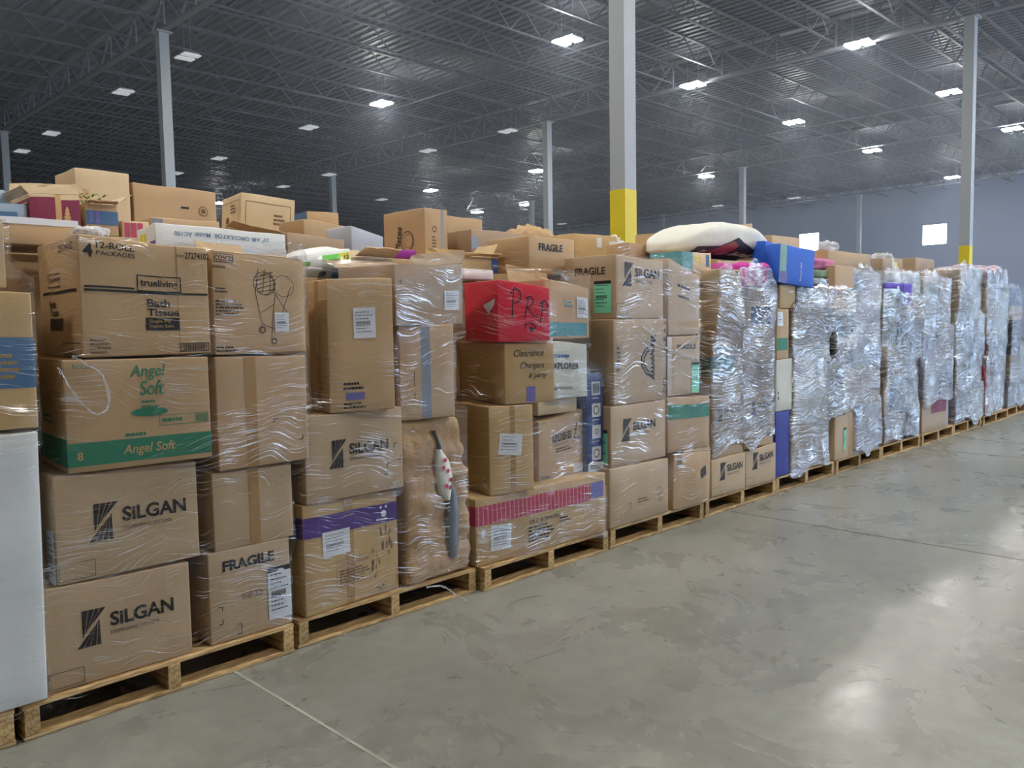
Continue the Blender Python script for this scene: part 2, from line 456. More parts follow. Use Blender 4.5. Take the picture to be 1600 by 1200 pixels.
# high bay lights: housing and two panels
def light_fixture(lit):
    t = bpy.data.objects.new('high_bay_light', None); link(t)
    bm = bmesh.new(); add_box(bm, -.20, -.34, .03, .20, .34, .07)
    for s in (-.2, .2): add_bar(bm, (0, s, .07), (0, s, 1.055), .003)
    obj('housing', bm, M_STEEL, t)
    for s in (-1, 1):
        bm = bmesh.new(); add_box(bm, -.24, s * .20 - .125, 0, .24, s * .20 + .125, .03)
        obj('lamp_panel', bm, M_LAMP if lit else M_DIM, t)
    return t
def place_fixture(proto, x, y, label, group, first=[set()]):
    if proto.name in first[0]:
        r = proto.copy(); link(r)
        for ch in list(proto.children): c = ch.copy(); link(c, r)
    else:
        r = proto; first[0].add(proto.name)
    r.location = (x, y, 8.9); tag(r, label, 'light', group)
LIT = [(17.2, 14.9, 'lit twin-panel high bay light just left of the tall yellow-footed column'),
       (17.3, 23.3, 'bright lit high bay light alone in the upper left half of the roof'),
       (23.4, 15.0, 'lit high bay light nearest on the right side of the tall yellow-footed column'),
       (23.4, 9.7, 'lit twin-panel high bay light near the top edge, between yellow-footed column and the last column'),
       (30.7, 9.7, 'lit twin-panel high bay light close beside the far slanting column, second largest there'),
       (30.7, 15.2, 'lit twin-panel high bay light midway between the yellow-footed column and the far slanting one'),
       (38.7, 15.4, 'lit high bay light right of the middle, above the white far wall window'),
       (38.7, 9.8, 'lit high bay light at the right edge, beyond the last column'),
       (49.6, 15.4, 'small lit high bay light straight above the square window of the far wall'),
       (38.7, 24.0, 'lit high bay light left of the thin column over the white pillow'),
       (30.4, 36.6, 'small lit high bay light above the carton printed with a plate drawing'),
       (38.75, 41.8, 'tiny lit high bay light, lowest one above the plate drawing carton'),
       (23.6, 48.2, 'small lit high bay light behind the long plain carton on the pile at the left'),
       (38.75, 37.2, 'tiny lit twin-panel high bay light beside the thin far column in the middle'),
       (30.6, 28.6, 'tiny lit high bay light touching the thin column left of the yellow-footed one')]
lit = light_fixture(True)
for x, y, lb in LIT: place_fixture(lit, x, y, lb, 'lit high bay lights')
for x, y in ((10.3, 14.6), (3.5, 15), (3.5, 9.7), (3.5, 1.7), (10.3, 1.7), (17.2, 1.7), (-3.4, 3), (3.5, -4.5), (10.3, -4.5), (-3.4, 9.7), (23.4, 1.7), (30.7, 1.7), (38.7, 1.7), (17.2, -4.5)):
    place_fixture(lit, x, y, 'lit twin-panel high bay light hanging above the floor aisle beside the pallets', 'lit high bay lights')
dim = light_fixture(False)
DIM = [(10.4, 27.5, 'dim twin-panel high bay light nearest at the left, glowing faintly'),
       (10.4, 22.8, 'large unlit panel light beside the tall column at the left'),
       (10.5, 35.0, 'unlit panel light near the far left column'), (10.6, 39.2, 'small pale panel light crossing behind the far left column'),
       (17.3, 27.9, 'unlit panel light left of the thin dark column'), (17.4, 35.5, 'small unlit panel light right of the tall left column'),
       (17.5, 40.2, 'tiny unlit panel light partly behind the tall left column'), (23.4, 28.3, 'unlit panel light right of the thin dark column'),
       (23.4, 23.4, 'unlit panel light left of the grey column in the middle'), (30.3, 41.1, 'tiny unlit panel light low between the thin dark column and the plate drawing carton'),
       (23.3, 35.9, 'tiny unlit panel light touching the thin dark column'), (23.4, 40.5, 'tiny unlit panel light on the girder line left of the thin dark column'),
       (50.0, 24.7, 'thin unlit panel light near the far wall, left of the square window'),
       (49.3, 29.7, 'thin unlit panel light near the far wall above the white pillow'),
       (48.5, 42.8, 'tiny unlit panel light near the far wall, left of the yellow column foot')]
for x, y, lb in DIM: place_fixture(dim, x, y, lb, 'unlit panel lights')

# ------------------------------------------------------------------ lettering outlines
_tc = {}
def glyphs(s, bold=0.0, shear=0.0):
    """flat triangles of a line of lettering, scaled so the whole line is 1 high; returns (tris, width)"""
    k = (s, bold, shear)
    if k in _tc: return _tc[k]
    cu = bpy.data.curves.new('lettering', 'FONT'); cu.body = s; cu.offset = bold; cu.shear = shear
    cu.resolution_u = 3; cu.size = 1.0
    o = bpy.data.objects.new('lettering', cu); C.objects.link(o)
    dg = bpy.context.evaluated_depsgraph_get()
    me = bpy.data.meshes.new_from_object(o.evaluated_get(dg))
    bm = bmesh.new(); bm.from_mesh(me); bmesh.ops.triangulate(bm, faces=bm.faces[:])
    vs = [v.co for v in bm.verts]
    x0 = min(v.x for v in vs); x1 = max(v.x for v in vs); y0 = min(v.y for v in vs); y1 = max(v.y for v in vs)
    h = y1 - y0
    tris = [[((v.co.x - x0) / h, (v.co.y - y0) / h) for v in f.verts] for f in bm.faces]
    bm.free(); bpy.data.meshes.remove(me); bpy.data.objects.remove(o); bpy.data.curves.remove(cu)
    _tc[k] = (tris, (x1 - x0) / h)
    return _tc[k]

def silgan_mark():
    """sunburst mark: two fans of dark stripes, unit box"""
    P = []
    ed = [(.20, 1), (.22, 1)]
    ts = [.20, .40, .43, .60, .63, .78, .81, 1.0]
    for i in range(0, 8, 2):
        k0, k1 = i / 8, (i + 1.2) / 8
        P.append([(ts[i], 1), (ts[i + 1], 1), (.20 + .62 * k1 * .55, .28 + .34 * k1), (.20 + .62 * k0 * .55, .28 + .34 * k0)])
    bs = [0, .20, .23, .42, .45, .62, .65, .80]
    for i in range(0, 8, 2):
        k0, k1 = i / 8, (i + 1.2) / 8
        P.append([(bs[i], 0), (bs[i + 1], 0), (.52 + .28 * k1, .46 + .26 * k1), (.52 + .28 * k0, .46 + .26 * k0)])
    return P

# ------------------------------------------------------------------ cartons
Y0 = 3.34            # front line of the pallet row
class Carton:
    """x, o, z: front left bottom corner, o measured back from the pallet row front; rot about that corner"""
    def __init__(s, name, label, x, o, z, w, h, d=.45, rot=0, mat='t', bulge=.003, amp=.0025, zr=0, zl=0, sh=0, shy=0,
                 open_top=False, cat='box', group=None, seed=None, tiltx=0, tilty=0):
        s.w, s.d, s.h, s.mat, s.bulge, s.amp = w, d, h, mat, bulge, amp
        s.zr, s.zl, s.sh, s.shy = zr, zl, sh, shy
        s.seed = seed if seed is not None else (hash_s(label) % 997)
        r = math.radians(rot)
        s.root = None
        s.bms = {}
        bm = bmesh.new(); s.shell(bm, open_top)
        o_ = obj(name, bm, K[mat])
        o_.location = (x, Y0 + o, z)
        o_.rotation_euler = (math.radians(tiltx), math.radians(tilty), r)
        o_['foot'] = 0
        tag(o_, label, cat, group)
        s.o = o_
        del o_['foot']
        s.rec = (x, o, z, w, h, d, r)
        BOXES.append(s)
    # deformation of a point on the carton surface; n is the outward normal
    def P(s, x, y, z, n, eps=0.0):
        u = {0: (y / s.d, z / s.h), 1: (x / s.w, z / s.h), 2: (x / s.w, y / s.d)}[n[0]]
        u = (min(1, max(0, u[0])), min(1, max(0, u[1])))
        F = (1 - (2 * u[0] - 1) ** 4) * (1 - (2 * u[1] - 1) ** 4)
        q = Vector((x, y, z)) * 4.5 + Vector((s.seed * 1.7, s.seed * .9, s.seed * .3))
        dsp = F * (s.amp * 1.6 * noise.noise(q) + s.bulge) + eps
        v = [x, y, z]; v[n[0]] += n[1] * dsp
        t = v[2] / s.h
        top = s.zl * (1 - v[0] / s.w) + s.zr * (v[0] / s.w)
        q2 = Vector((v[0] * 5 + s.seed, v[1] * 5, 3.3))
        edge = noise.noise(q2) * .006 if 0 < s.h else 0
        return Vector((v[0] + s.sh * t, v[1] + s.shy * t, v[2] + (top + edge) * t))
    def ticks(s, L):
        b = min(.006, L * .2); n = max(2, int(L / .07))
        return [0, b] + [b + (L - 2 * b) * i / n for i in range(1, n)] + [L - b, L]
    def shell(s, bm, open_top):
        b = .004
        X, Yy, Z = s.ticks(s.w), s.ticks(s.d), s.ticks(s.h)
        def rnd(x, y, z):
            q = Vector((min(max(x, b), s.w - b), min(max(y, b), s.d - b), min(max(z, b), s.h - b)))
            p = Vector((x, y, z)); df = p - q
            return q + df.normalized() * b if df.length > b + 1e-6 else p
        cache = {}
        def V(x, y, z, n):
            k = (round(x, 5), round(y, 5), round(z, 5))
            if k not in cache:
                p = rnd(x, y, z); cache[k] = bm.verts.new(s.P(p.x, p.y, p.z, n))
            return cache[k]
        def grid(A, B, f, n, flip):
            for i in range(len(A) - 1):
                for j in range(len(B) - 1):
                    q = [V(*f(A[i], B[j]), n), V(*f(A[i + 1], B[j]), n), V(*f(A[i + 1], B[j + 1]), n), V(*f(A[i], B[j + 1]), n)]
                    if flip: q.reverse()
                    fc = bm.faces.new(q); fc.smooth = True
        grid(X, Z, lambda a, c: (a, 0, c), (1, -1), False)
        grid(X, Z, lambda a, c: (a, s.d, c), (1, 1), True)
        grid(Yy, Z, lambda a, c: (0, a, c), (0, -1), True)
        grid(Yy, Z, lambda a, c: (s.w, a, c), (0, 1), False)
        grid([0, s.w], [0, s.d], lambda a, c: (a, c, 0), (2, -1), True) if False else grid(X, Yy, lambda a, c: (a, c, 0), (2, -1), True)
        if not open_top:
            grid(X, Yy, lambda a, c: (a, c, s.h), (2, 1), False)
        else:
            t = .006; zb = s.h * .55
            ins = [(t, t), (s.w - t, t), (s.w - t, s.d - t), (t, s.d - t)]
            lo = [bm.verts.new(s.P(a, c, zb, (2, 1)) ) for a, c in ins]
            hi = [bm.verts.new(s.P(a, c, s.h, (2, 1)) ) for a, c in ins]
            for i in range(4):
                j = (i + 1) % 4; bm.faces.new((lo[j], lo[i], hi[i], hi[j]))
            bm.faces.new(lo)
            ou = [(0.001, 0.001), (s.w - .001, 0.001), (s.w - .001, s.d - .001), (0.001, s.d - .001)]
            oo = [bm.verts.new(s.P(a, c, s.h - .001, (2, 1))) for a, c in ou]
            for i in range(4):
                j = (i + 1) % 4; bm.faces.new((hi[i], oo[i], oo[j], hi[j]))
    # face coordinates: u, v in metres from the lower left corner as seen from outside
    def face(s, f):
        if f == 'F': return s.w, s.h, (lambda u, v: (u, 0, v)), (1, -1)
        if f == 'L': return s.d, s.h, (lambda u, v: (0, s.d - u, v)), (0, -1)
        if f == 'T': return s.w, s.d, (lambda u, v: (u, v, s.h)), (2, 1)
        if f == 'R': return s.d, s.h, (lambda u, v: (s.w, u, v)), (0, 1)
    def pt(s, f, u, v, eps=.0022):
        W, H, m, n = s.face(f)
        return s.P(*m(u, v), n, eps)
    def bmfor(s, part, mat):
        k = (part, mat)
        if k not in s.bms: s.bms[k] = bmesh.new()
        return s.bms[k]
    def poly(s, f, pts, mat='ink', part='printed_lettering', eps=.0022):
        bm = s.bmfor(part, mat)
        vs = [bm.verts.new(s.pt(f, u, v, eps)) for u, v in pts]
        try: bm.faces.new(vs)
        except ValueError: pass
        return s
    def rect(s, f, u0, v0, u1, v1, mat='ink', part='printed_band', eps=.0018, frac=True):
        W, H, m, n = s.face(f)
        if frac: u0, u1, v0, v1 = u0 * W, u1 * W, v0 * H, v1 * H
        bm = s.bmfor(part, mat)
        nu = max(1, int((u1 - u0) / .035)); nv = max(1, int((v1 - v0) / .035))
        g = [[bm.verts.new(s.pt(f, u0 + (u1 - u0) * i / nu, v0 + (v1 - v0) * j / nv, eps)) for j in range(nv + 1)] for i in range(nu + 1)]
        for i in range(nu):
            for j in range(nv): bm.faces.new((g[i][j], g[i + 1][j], g[i + 1][j + 1], g[i][j + 1]))
        return s
    def frame(s, f, u0, v0, u1, v1, t=.003, mat='ink', part='printed_lettering'):
        W, H, m, n = s.face(f)
        a, b_, c, d = u0 * W, u1 * W, v0 * H, v1 * H
        for q in ((a, c, b_, c + t), (a, d - t, b_, d), (a, c, a + t, d), (b_ - t, c, b_, d)):
            s.rect(f, q[0], q[1], q[2], q[3], mat, part, .0022, False)
        return s
    def text(s, f, txt, u, v, h, w=None, bold=.0, mat='ink', part='printed_lettering', rot=0, shear=0, eps=.0024):
        """u, v fractions of the face; h, w in metres"""
        W, H, m, n = s.face(f)
        tr, wd = glyphs(txt, bold, shear)
        sx = (w / wd) if w else h
        u0, v0 = u * W, v * H
        cr, srr = math.cos(math.radians(rot)), math.sin(math.radians(rot))
        for t in tr:
            s.poly(f, [(u0 + a * sx * cr - b_ * h * srr, v0 + a * sx * srr + b_ * h * cr) for a, b_ in t], mat, part, eps)
        return s
    def scribble(s, f, u0, v0, u1, v1, n, mat='ink', part='printed_lettering', seed=1, eps=.0024):
        """rows of fine print too small to read"""
        W, H, m, nn = s.face(f); r = random.Random(seed)
        dv = (v1 - v0) / n
        for i in range(n):
            u = u0; end = u0 + (u1 - u0) * r.uniform(.6, 1)
            while u < end:
                l = (u1 - u0) * r.uniform(.05, .16)
                a = min(u + l, end)
                y0 = (v0 + dv * (n - 1 - i) + dv * .25) * H; y1 = y0 + dv * H * .5
                s.rect(f, u * W, y0, a * W, y1, mat, part, eps, False)
                u = a + (u1 - u0) * .025
        return s
    def barcode(s, f, u0, v0, u1, v1, mat='ink', part='printed_lettering', seed=1, eps=.0024):
        W, H, m, nn = s.face(f); r = random.Random(seed)
        u = u0
        while u < u1:
            l = (u1 - u0) * r.uniform(.012, .035)
            s.rect(f, u * W, v0 * H, min(u + l, u1) * W, v1 * H, mat, part, eps, False)
            u += l + (u1 - u0) * r.uniform(.012, .035)
        return s
    def label(s, f, u0, v0, u1, v1, mat='paper', seed=1, dark_top=False, n=7, tilt=0):
        W, H, m, nn = s.face(f)
        part = 'shipping_label'
        bm = s.bmfor(part, mat)
        cu, cv = (u0 + u1) / 2 * W, (v0 + v1) / 2 * H; cr, sr = math.cos(tilt), math.sin(tilt)
        a, b_ = (u1 - u0) * W / 2, (v1 - v0) * H / 2
        def R(x, y): return (cu + x * cr - y * sr, cv + x * sr + y * cr)
        g = [[bm.verts.new(s.pt(f, *R(-a + 2 * a * i / 4, -b_ + 2 * b_ * j / 5), .004)) for j in range(6)] for i in range(5)]
        for i in range(4):
            for j in range(5): bm.faces.new((g[i][j], g[i + 1][j], g[i + 1][j + 1], g[i][j + 1]))
        r = random.Random(seed)
        pm = s.bmfor('label_print', 'ink')
        def q(x0, y0, x1, y1):
            pm.faces.new([pm.verts.new(s.pt(f, *R(*p), .0052)) for p in ((x0, y0), (x1, y0), (x1, y1), (x0, y1))])
        if dark_top: q(-a, b_ * .8, a, b_)
        top = b_ * .7
        for i in range(n):
            y = top - i * (1.5 * b_ / n)
            if i == n // 2:
                x = -a * .75
                while x < a * .5:
                    q(x, y - b_ * .14, x + a * .05, y + b_ * .05); x += a * .1
                continue
            x = -a * .8
            while x < a * r.uniform(.1, .8):
                l = a * r.uniform(.12, .3); q(x, y - b_ * .018, x + l, y + b_ * .025); x += l + a * .06
        return s
    def silgan(s, f, u, v, size, small=True):
        """mark plus lettering, as on the dispenser cartons; size = height of the mark in metres"""
        W, H, m, n = s.face(f)
        for p in silgan_mark(): s.poly(f, [(u * W + a * size * .76, v * H + b_ * size) for a, b_ in p], 'ink')
        tu = (u * W + size * .86)
        s.text(f, 'SiLGAN', tu / W, v + size * .42 / H, size * .40, size * 1.72, .03)
        s.text(f, 'DISPENSING SYSTEMS', (tu) / W, v + size * .2 / H, size * .10, size * 1.3, 0, 'ink')
        return s
    def strokes(s, f, paths, r=.003, mat='ink', part='handwriting'):
        """marker strokes; paths are lists of (u, v) fractions"""
        W, H, m, n = s.face(f)
        for p in paths:
            for (a, b_), (c, d) in zip(p[:-1], p[1:]):
                A = Vector((a * W, b_ * H)); B = Vector((c * W, d * H)); t = (B - A)
                if t.length < 1e-6: continue
                nn = Vector((-t.y, t.x)).normalized() * r; e = t.normalized() * r * .6
                s.poly(f, [tuple(A - nn - e), tuple(B - nn + e), tuple(B + nn + e), tuple(A + nn - e)], mat, part, .0024)
        return s
    def circle(s, f, u, v, r, t=.003, mat='ink', part='printed_lettering', n=20):
        W, H, m, nn = s.face(f)
        pts = [(u * W + r * math.cos(2 * PI * i / n), v * H + r * math.sin(2 * PI * i / n)) for i in range(n)]
        q = [(u * W + (r - t) * math.cos(2 * PI * i / n), v * H + (r - t) * math.sin(2 * PI * i / n)) for i in range(n)]
        for i in range(n):
            j = (i + 1) % n; s.poly(f, [q[i], pts[i], pts[j], q[j]], mat, part)
        return s
    def disc(s, f, u, v, ru, rv, mat='ink', part='printed_lettering', n=16):
        W, H, m, nn = s.face(f)
        s.poly(f, [(u * W + ru * math.cos(2 * PI * i / n), v * H + rv * math.sin(2 * PI * i / n)) for i in range(n)], mat, part)
        return s
    def scuff(s, f, u, v, w, h, mat='faint', n=14):
        W, H, m, nn = s.face(f); r = random.Random(int(u * 999 + v * 77))
        for i in range(n):
            cu, cv = u * W + r.gauss(0, w / 2.5), v * H + r.gauss(0, h / 2.5); k = r.uniform(.12, .4)
            s.poly(f, [(cu + w * k * r.uniform(.3, .6) * math.cos(a), cv + h * k * r.uniform(.4, .8) * math.sin(a)) for a in (0, .9, 1.9, 2.8, 3.9, 5.1)], mat, 'scuff_mark', .0012 + i * .00005)
        return s
    def brackets(s, f, spots, l=.02):
        """small corner marks"""
        W, H, m, n = s.face(f)
        for u, v, a, b_ in spots:
            U, V = u * W, v * H
            s.rect(f, min(U, U + a * l), V - .002, max(U, U + a * l), V + .002, 'ink', 'printed_lettering', .0024, False)
            s.rect(f, U - .002, min(V, V + b_ * l), U + .002, max(V, V + b_ * l), 'ink', 'printed_lettering', .0024, False)
        return s
    def tape(s, f='T', mat='tape', w=.05, down=.07, u=.5):
        W, H, m, n = s.face('T')
        if f == 'T':
            s.rect('T', 0, s.d * u - w / 2, s.w, s.d * u + w / 2, mat, 'packing_tape', .0014, False)
            s.rect('L', s.d * (1 - u) - w / 2, s.h - down, s.d * (1 - u) + w / 2, s.h - .001, mat, 'packing_tape', .0014, False)
        else:
            Wf = s.face(f)[0]; Hf = s.face(f)[1]
            s.rect(f, Wf * u - w / 2, 0.003, Wf * u + w / 2, Hf - .003, mat, 'packing_tape', .0014, False)
        return s
    def flap(s, side, ang, ln=.18, a=0.0, b_=1.0, mat=None):
        """top flap hinged on side F, B, L or R; ang degrees above horizontal outward; 90 = upright"""
        hx = {'F': ((0, 0), (s.w, 0), (0, -1)), 'B': ((s.w, s.d), (0, s.d), (0, 1)), 'L': ((0, s.d), (0, 0), (-1, 0)), 'R': ((s.w, 0), (s.w, s.d), (1, 0))}[side]
        p0, p1 = Vector(hx[0]), Vector(hx[1]); q0 = p0.lerp(p1, a); q1 = p0.lerp(p1, b_)
        nd = Vector(hx[2]); c, sn = math.cos(math.radians(ang)), math.sin(math.radians(ang))
        bm = bmesh.new(); n = 6; t = .005
        up = Vector((-nd.x * sn, -nd.y * sn, c))
        rows = []
        for i in range(n + 1):
            e = q0.lerp(q1, i / n)
            base = s.P(e.x, e.y, s.h, (2, 1), .003)
            r = []
            for j in range(4):
                k = j / 3; tp = .012 * (1 if i == 0 else -1 if i == n else 0) * k
                dv = (q1 - q0).normalized() * tp
                curl = .01 * noise.noise(Vector((i * .7 + s.seed, j, ang))) * k
                p = base + Vector((nd.x * c, nd.y * c, sn)) * ln * k + Vector((dv.x, dv.y, 0)) + up * curl
                r.append(p)
            rows.append(r)
        A = [[bm.verts.new(p) for p in r] for r in rows]; B = [[bm.verts.new(p + up * t) for p in r] for r in rows]
        for i in range(n):
            for j in range(3):
                bm.faces.new((A[i][j], A[i + 1][j], A[i + 1][j + 1], A[i][j + 1]))
                bm.faces.new((B[i][j], B[i][j + 1], B[i + 1][j + 1], B[i + 1][j]))
            bm.faces.new((A[i][3], A[i + 1][3], B[i + 1][3], B[i][3])); bm.faces.new((A[i][0], B[i][0], B[i + 1][0], A[i + 1][0]))
        for r_, q_ in ((A[0], B[0]), (A[n], B[n])):
            for j in range(3): bm.faces.new((r_[j], r_[j + 1], q_[j + 1], q_[j]))
        bmesh.ops.recalc_face_normals(bm, faces=bm.faces[:])
        obj('flap', bm, K[mat or s.mat], s.o)
        return s
    def done(s):
        parts = {}
        for (part, mat), bm in s.bms.items(): parts.setdefault(part, []).append((mat, bm))
        made = {}
        for part, lst in parts.items():
            big = bmesh.new(); mats = []
            for i, (mat, bm) in enumerate(lst):
                mats.append(INK[mat])
                for fc in bm.faces:
                    nf = big.faces.new([big.verts.new(v.co) for v in fc.verts]); nf.material_index = i
                bm.free()
            par = made.get('shipping_label', s.o) if part == 'label_print' else s.o
            made[part] = obj(part, big, mats, par)
        s.bms = {}
        return s
BOXES = []
def hash_s(t):
    h = 7
    for ch in t: h = (h * 31 + ord(ch)) % 1000003
    return h
def finish_boxes():
    for b in BOXES:
        if b.bms: b.done()

# ------------------------------------------------------------------ pallets
PW, PD, PH = 1.115, 1.14, .135
def pallet_parts():
    t = bpy.data.objects.new('wooden_pallet', None); link(t)
    sh = {}
    def part(name, dims, loc, ax=0):
        k = (name, dims)
        if k in sh:
            o = sh[k].copy(); link(o, t)
        else:
            bm = bmesh.new(); L, W, H = dims
            n = 8
            for i in range(n): pass
            add_box(bm, -L / 2, -W / 2, -H / 2, L / 2, W / 2, H / 2)
            bmesh.ops.bevel(bm, geom=bm.edges[:], offset=.002, segments=1, affect='EDGES')
            o = obj(name, bm, WOOD, t); sh[k] = o
        o.location = loc; o.rotation_euler = (0, 0, ax)
        return o
    r = random.Random(3)
    for i in range(7):
        y = .06 + (PD - .12) * i / 6
        part('deck_board', (PW, .115 if i in (0, 6) else .09, .018), (PW / 2, y, PH - .009))
    for i in range(4):
        y = .05 + (PD - .10) * i / 3
        part('bottom_board', (PW, .09, .017), (PW / 2, y, .0095))
    for i in range(3):
        part('stringer', (PD, .052, .099), (.03 + (PW - .06) * i / 2, PD / 2, .0185 + .0495), PI / 2)
    return t
PAL = pallet_parts(); PALS = {}
def place_pallet(x, o, rz, label, group):
    if 'x' not in PALS:
        r = PAL; PALS['x'] = 1
    else:
        r = PAL.copy(); link(r)
        for ch in list(PAL.children): link(ch.copy(), r)
    r.location = (x, Y0 + o, 0); r.rotation_euler = (0, 0, math.radians(rz)); tag(r, label, 'pallet', group)
ORD = ['first', 'second', 'third', 'fourth', 'fifth', 'sixth', 'seventh', 'eighth', 'ninth', 'tenth', 'eleventh', 'twelfth', 'thirteenth', 'fourteenth']
PX = [-.345, .795, 1.94, 3.075, 4.225, 5.375, 6.515, 7.655, 8.79, 9.93, 11.07, 12.21, 13.35, 14.5]
PLAB = ['wooden pallet cut off by the left edge, under the big white sheet',
        'wooden pallet under the two dispenser cartons and the first FRAGILE carton',
        'wooden pallet under the carton with the purple band',
        'wooden pallet under the long carton with the pink striped band',
        'pale clean wooden pallet under the tall tower topped by a dispenser carton',
        'wooden pallet under the two small side by side dispenser cartons',
        'wooden pallet under the tall indigo slab, film hanging over its front edge',
        'wooden pallet under the bare carton with the mint green label, just past the indigo slab',
        'wooden pallet with pale boards under the pile that holds the blue tub',
        'wooden pallet under the low brown carton with a maroon patch',
        'wooden pallet next to the one carrying the red bag, nearer side',
        'wooden pallet under the red bag at the far end of the row',
        'wooden pallet under the last fully seen wrapped pile, dark bin on it',
        'wooden pallet at the far end of the row, hidden behind the others']
PRZ = [0, .6, -.4, .3, -.5, .4, -.8, .5, -.4, .6, 0, -.5, .4, 0]
for i in range(13): place_pallet(PX[i], [0, 0, .03, -.02, .0, .0, .02, .0, .02, 0, .02, 0, .02, 0][i], PRZ[i], PLAB[i], 'wooden pallets of the front row')
for i in range(0, 9):
    place_pallet(PX[i] + .1, 1.3, 0, 'wooden pallet of the second row, hidden behind the front loads', 'wooden pallets of the second row')

# ------------------------------------------------------------------ the loads
T = .137
def box(label, x, o, z, w, h, **k):
    return Carton(k.pop('name', 'carton'), label, x, o, z, w, h, **k)

# --- pallet at the left edge
b = box('big white padded sheet carton standing at the left edge, lowest in front', .30, .0, T, .58, 1.0, d=.16, mat='w', bulge=.0, amp=.004, zr=-.005, sh=.02, name='white_sheet_carton')
b = box('golden tan carton with a wide blue band, above the white sheet', .28, .02, 1.145, .63, .50, d=.5, mat='y', zr=-.01)
b.rect('F', 0, .30, 1, .67, 'slate').scribble('F', .79, .36, .93, .56, 4, 'gold')
box('dull tan carton at the left edge on top of the blue-banded one', .32, .12, 1.655, .54, .25, d=.5, mat='s')
box('tall plain filler carton behind the white sheet at the left edge', .1, .63, T, .76, 1.72, d=.48, mat='t')
# --- pallet 1, left column
b = box('lowest dispenser carton with SILGAN print at the lower left', .885, .03, T, .558, .398, d=.42, mat='s', zr=-.012)
b.silgan('F', .20, .36, .145).frame('F', .01, .03, .24, .185, .002).rect('L', .75, .0, 1, .55, 'green')
b = box('second dispenser carton with SILGAN print, on the lowest left one', .945, .03, .539, .548, .415, d=.42, mat='s', zr=-.015)
b.silgan('F', .21, .35, .148).frame('F', .01, .03, .245, .19, .002).label('L', .80, .0, .985, .5, seed=3)
b = box('Angel Soft carton with green band and green script lettering', 1.0, .02, .957, .545, .43, d=.42, rot=-4, mat='t', zr=-.01)
(b.rect('F', .0, .055, 1, .265, 'green').rect('L', 0, .055, 1, .30, 'green')
 .text('F', 'Angel', .43, .80, .062, .135, .012, 'green', shear=.2).text('F', 'Soft', .49, .655, .06, .095, .012, 'green', shear=.2)
 .disc('F', .555, .50, .072, .018, 'green').scribble('F', .50, .53, .64, .62, 2, 'green')
 .text('F', '8', .06, .11, .032, None, .02, 'kraftink').text('F', 'Angel Soft', .36, .10, .048, .20, .01, 'kraftink', shear=.2)
 .frame('F', .62, .36, .98, .46, .002, 'green').barcode('F', .88, .37, .975, .45, 'green').scribble('F', .64, .38, .86, .44, 1, 'green')
 .text('F', 'ROLLS', .06, .925, .016, .065, .01, 'green').scribble('F', .38, .27, .6, .33, 1, 'green')
 .scribble('L', .2, .4, .7, .5, 2, 'green'))
b = box('large bath tissue carton printed trueliving and 4 12-ROLL PACKAGES', 1.075, .02, 1.392, .49, .463, d=.60, rot=-3, mat='t', zr=-.034)
(b.text('F', '4', .035, .825, .05, None, .03).text('F', '12-ROLL', .13, .90, .026, .14, .02).text('F', 'PACKAGES', .13, .845, .017, .14, .01)
 .frame('F', .42, .565, .77, .71, .005).text('F', 'trueliving', .445, .595, .038, .145, .02)
 .rect('F', .03, .545, .99, .565, 'ink').rect('F', .03, .575, .40, .592, 'ink')
 .text('F', 'Bath', .49, .43, .034, .09, .03).text('F', 'Tissue', .49, .352, .030, .125, .03)
 .rect('F', .475, .22, .745, .335, 'ink').text('F', 'Single Ply', .50, .285, .016, .085, 0, 'kraftink', eps=.0032).text('F', 'Septic Safe', .50, .24, .016, .095, 0, 'kraftink', eps=.0032)
 .text('F', 'Item', .745, .895, .016, .03, 0).text('F', '27274102', .81, .885, .028, .10, .02)
 .frame('F', .74, .02, .985, .10, .003).barcode('F', .76, .03, .965, .09).scribble('F', .05, .02, .22, .16, 4, 'faint')
 .rect('L', .12, .54, .95, .565, 'ink').frame('L', .28, .60, .58, .72, .004).text('L', 'trueliving', .30, .63, .03, .17, .02)
 .text('L', '27274102', .58, .885, .028, .20, .02).rect('L', .28, .22, .60, .33, 'ink').text('L', 'Bath', .30, .42, .03, .09, .02).text('L', 'Tissue', .30, .35, .03, .12, .02)
 .frame('L', .55, .02, .97, .12, .003).tape('F', 'tape', .004, .02, .74))
# --- pallet 1, right column
b = box('carton marked FRAGILE and SHIP TO at the bottom beside the lowest dispenser carton', 1.525, .03, T, .385, .398, d=.42, mat='s')
(b.text('F', 'FRAGILE', .16, .77, .047, .245, .04).text('F', 'SHIP TO:', .38, .42, .026, .10, .0).label('F', .70, .10, 1.0, .70, seed=5, dark_top=True, n=9)
 .brackets('F', [(.14, .40, -1, -1), (.14, .21, -1, 1), (.36, .16, -1, -1), (.36, .05, -1, 1)]))
b = box('plain kraft carton without print standing on the FRAGILE carton', 1.558, .03, .538, .378, .342, d=.42, mat='s', zr=-.008)
b.tape('F', 'tape', .05, .05, .5)
b = box('large unprinted tan carton with a darker centre seam, right of the Angel Soft one', 1.585, .01, .886, .432, .488, d=.45, mat='t', zr=-.012)
b.tape('F', 'tape', .055, .05, .36).brackets('F', [(.60, .42, 1, -1), (.93, .20, -1, 1)])
b = box('tan carton printed with a garden cart drawing and a curled white sticker', 1.59, .01, 1.381, .432, .435, d=.50, mat='t', zr=-.025, open_top=True)
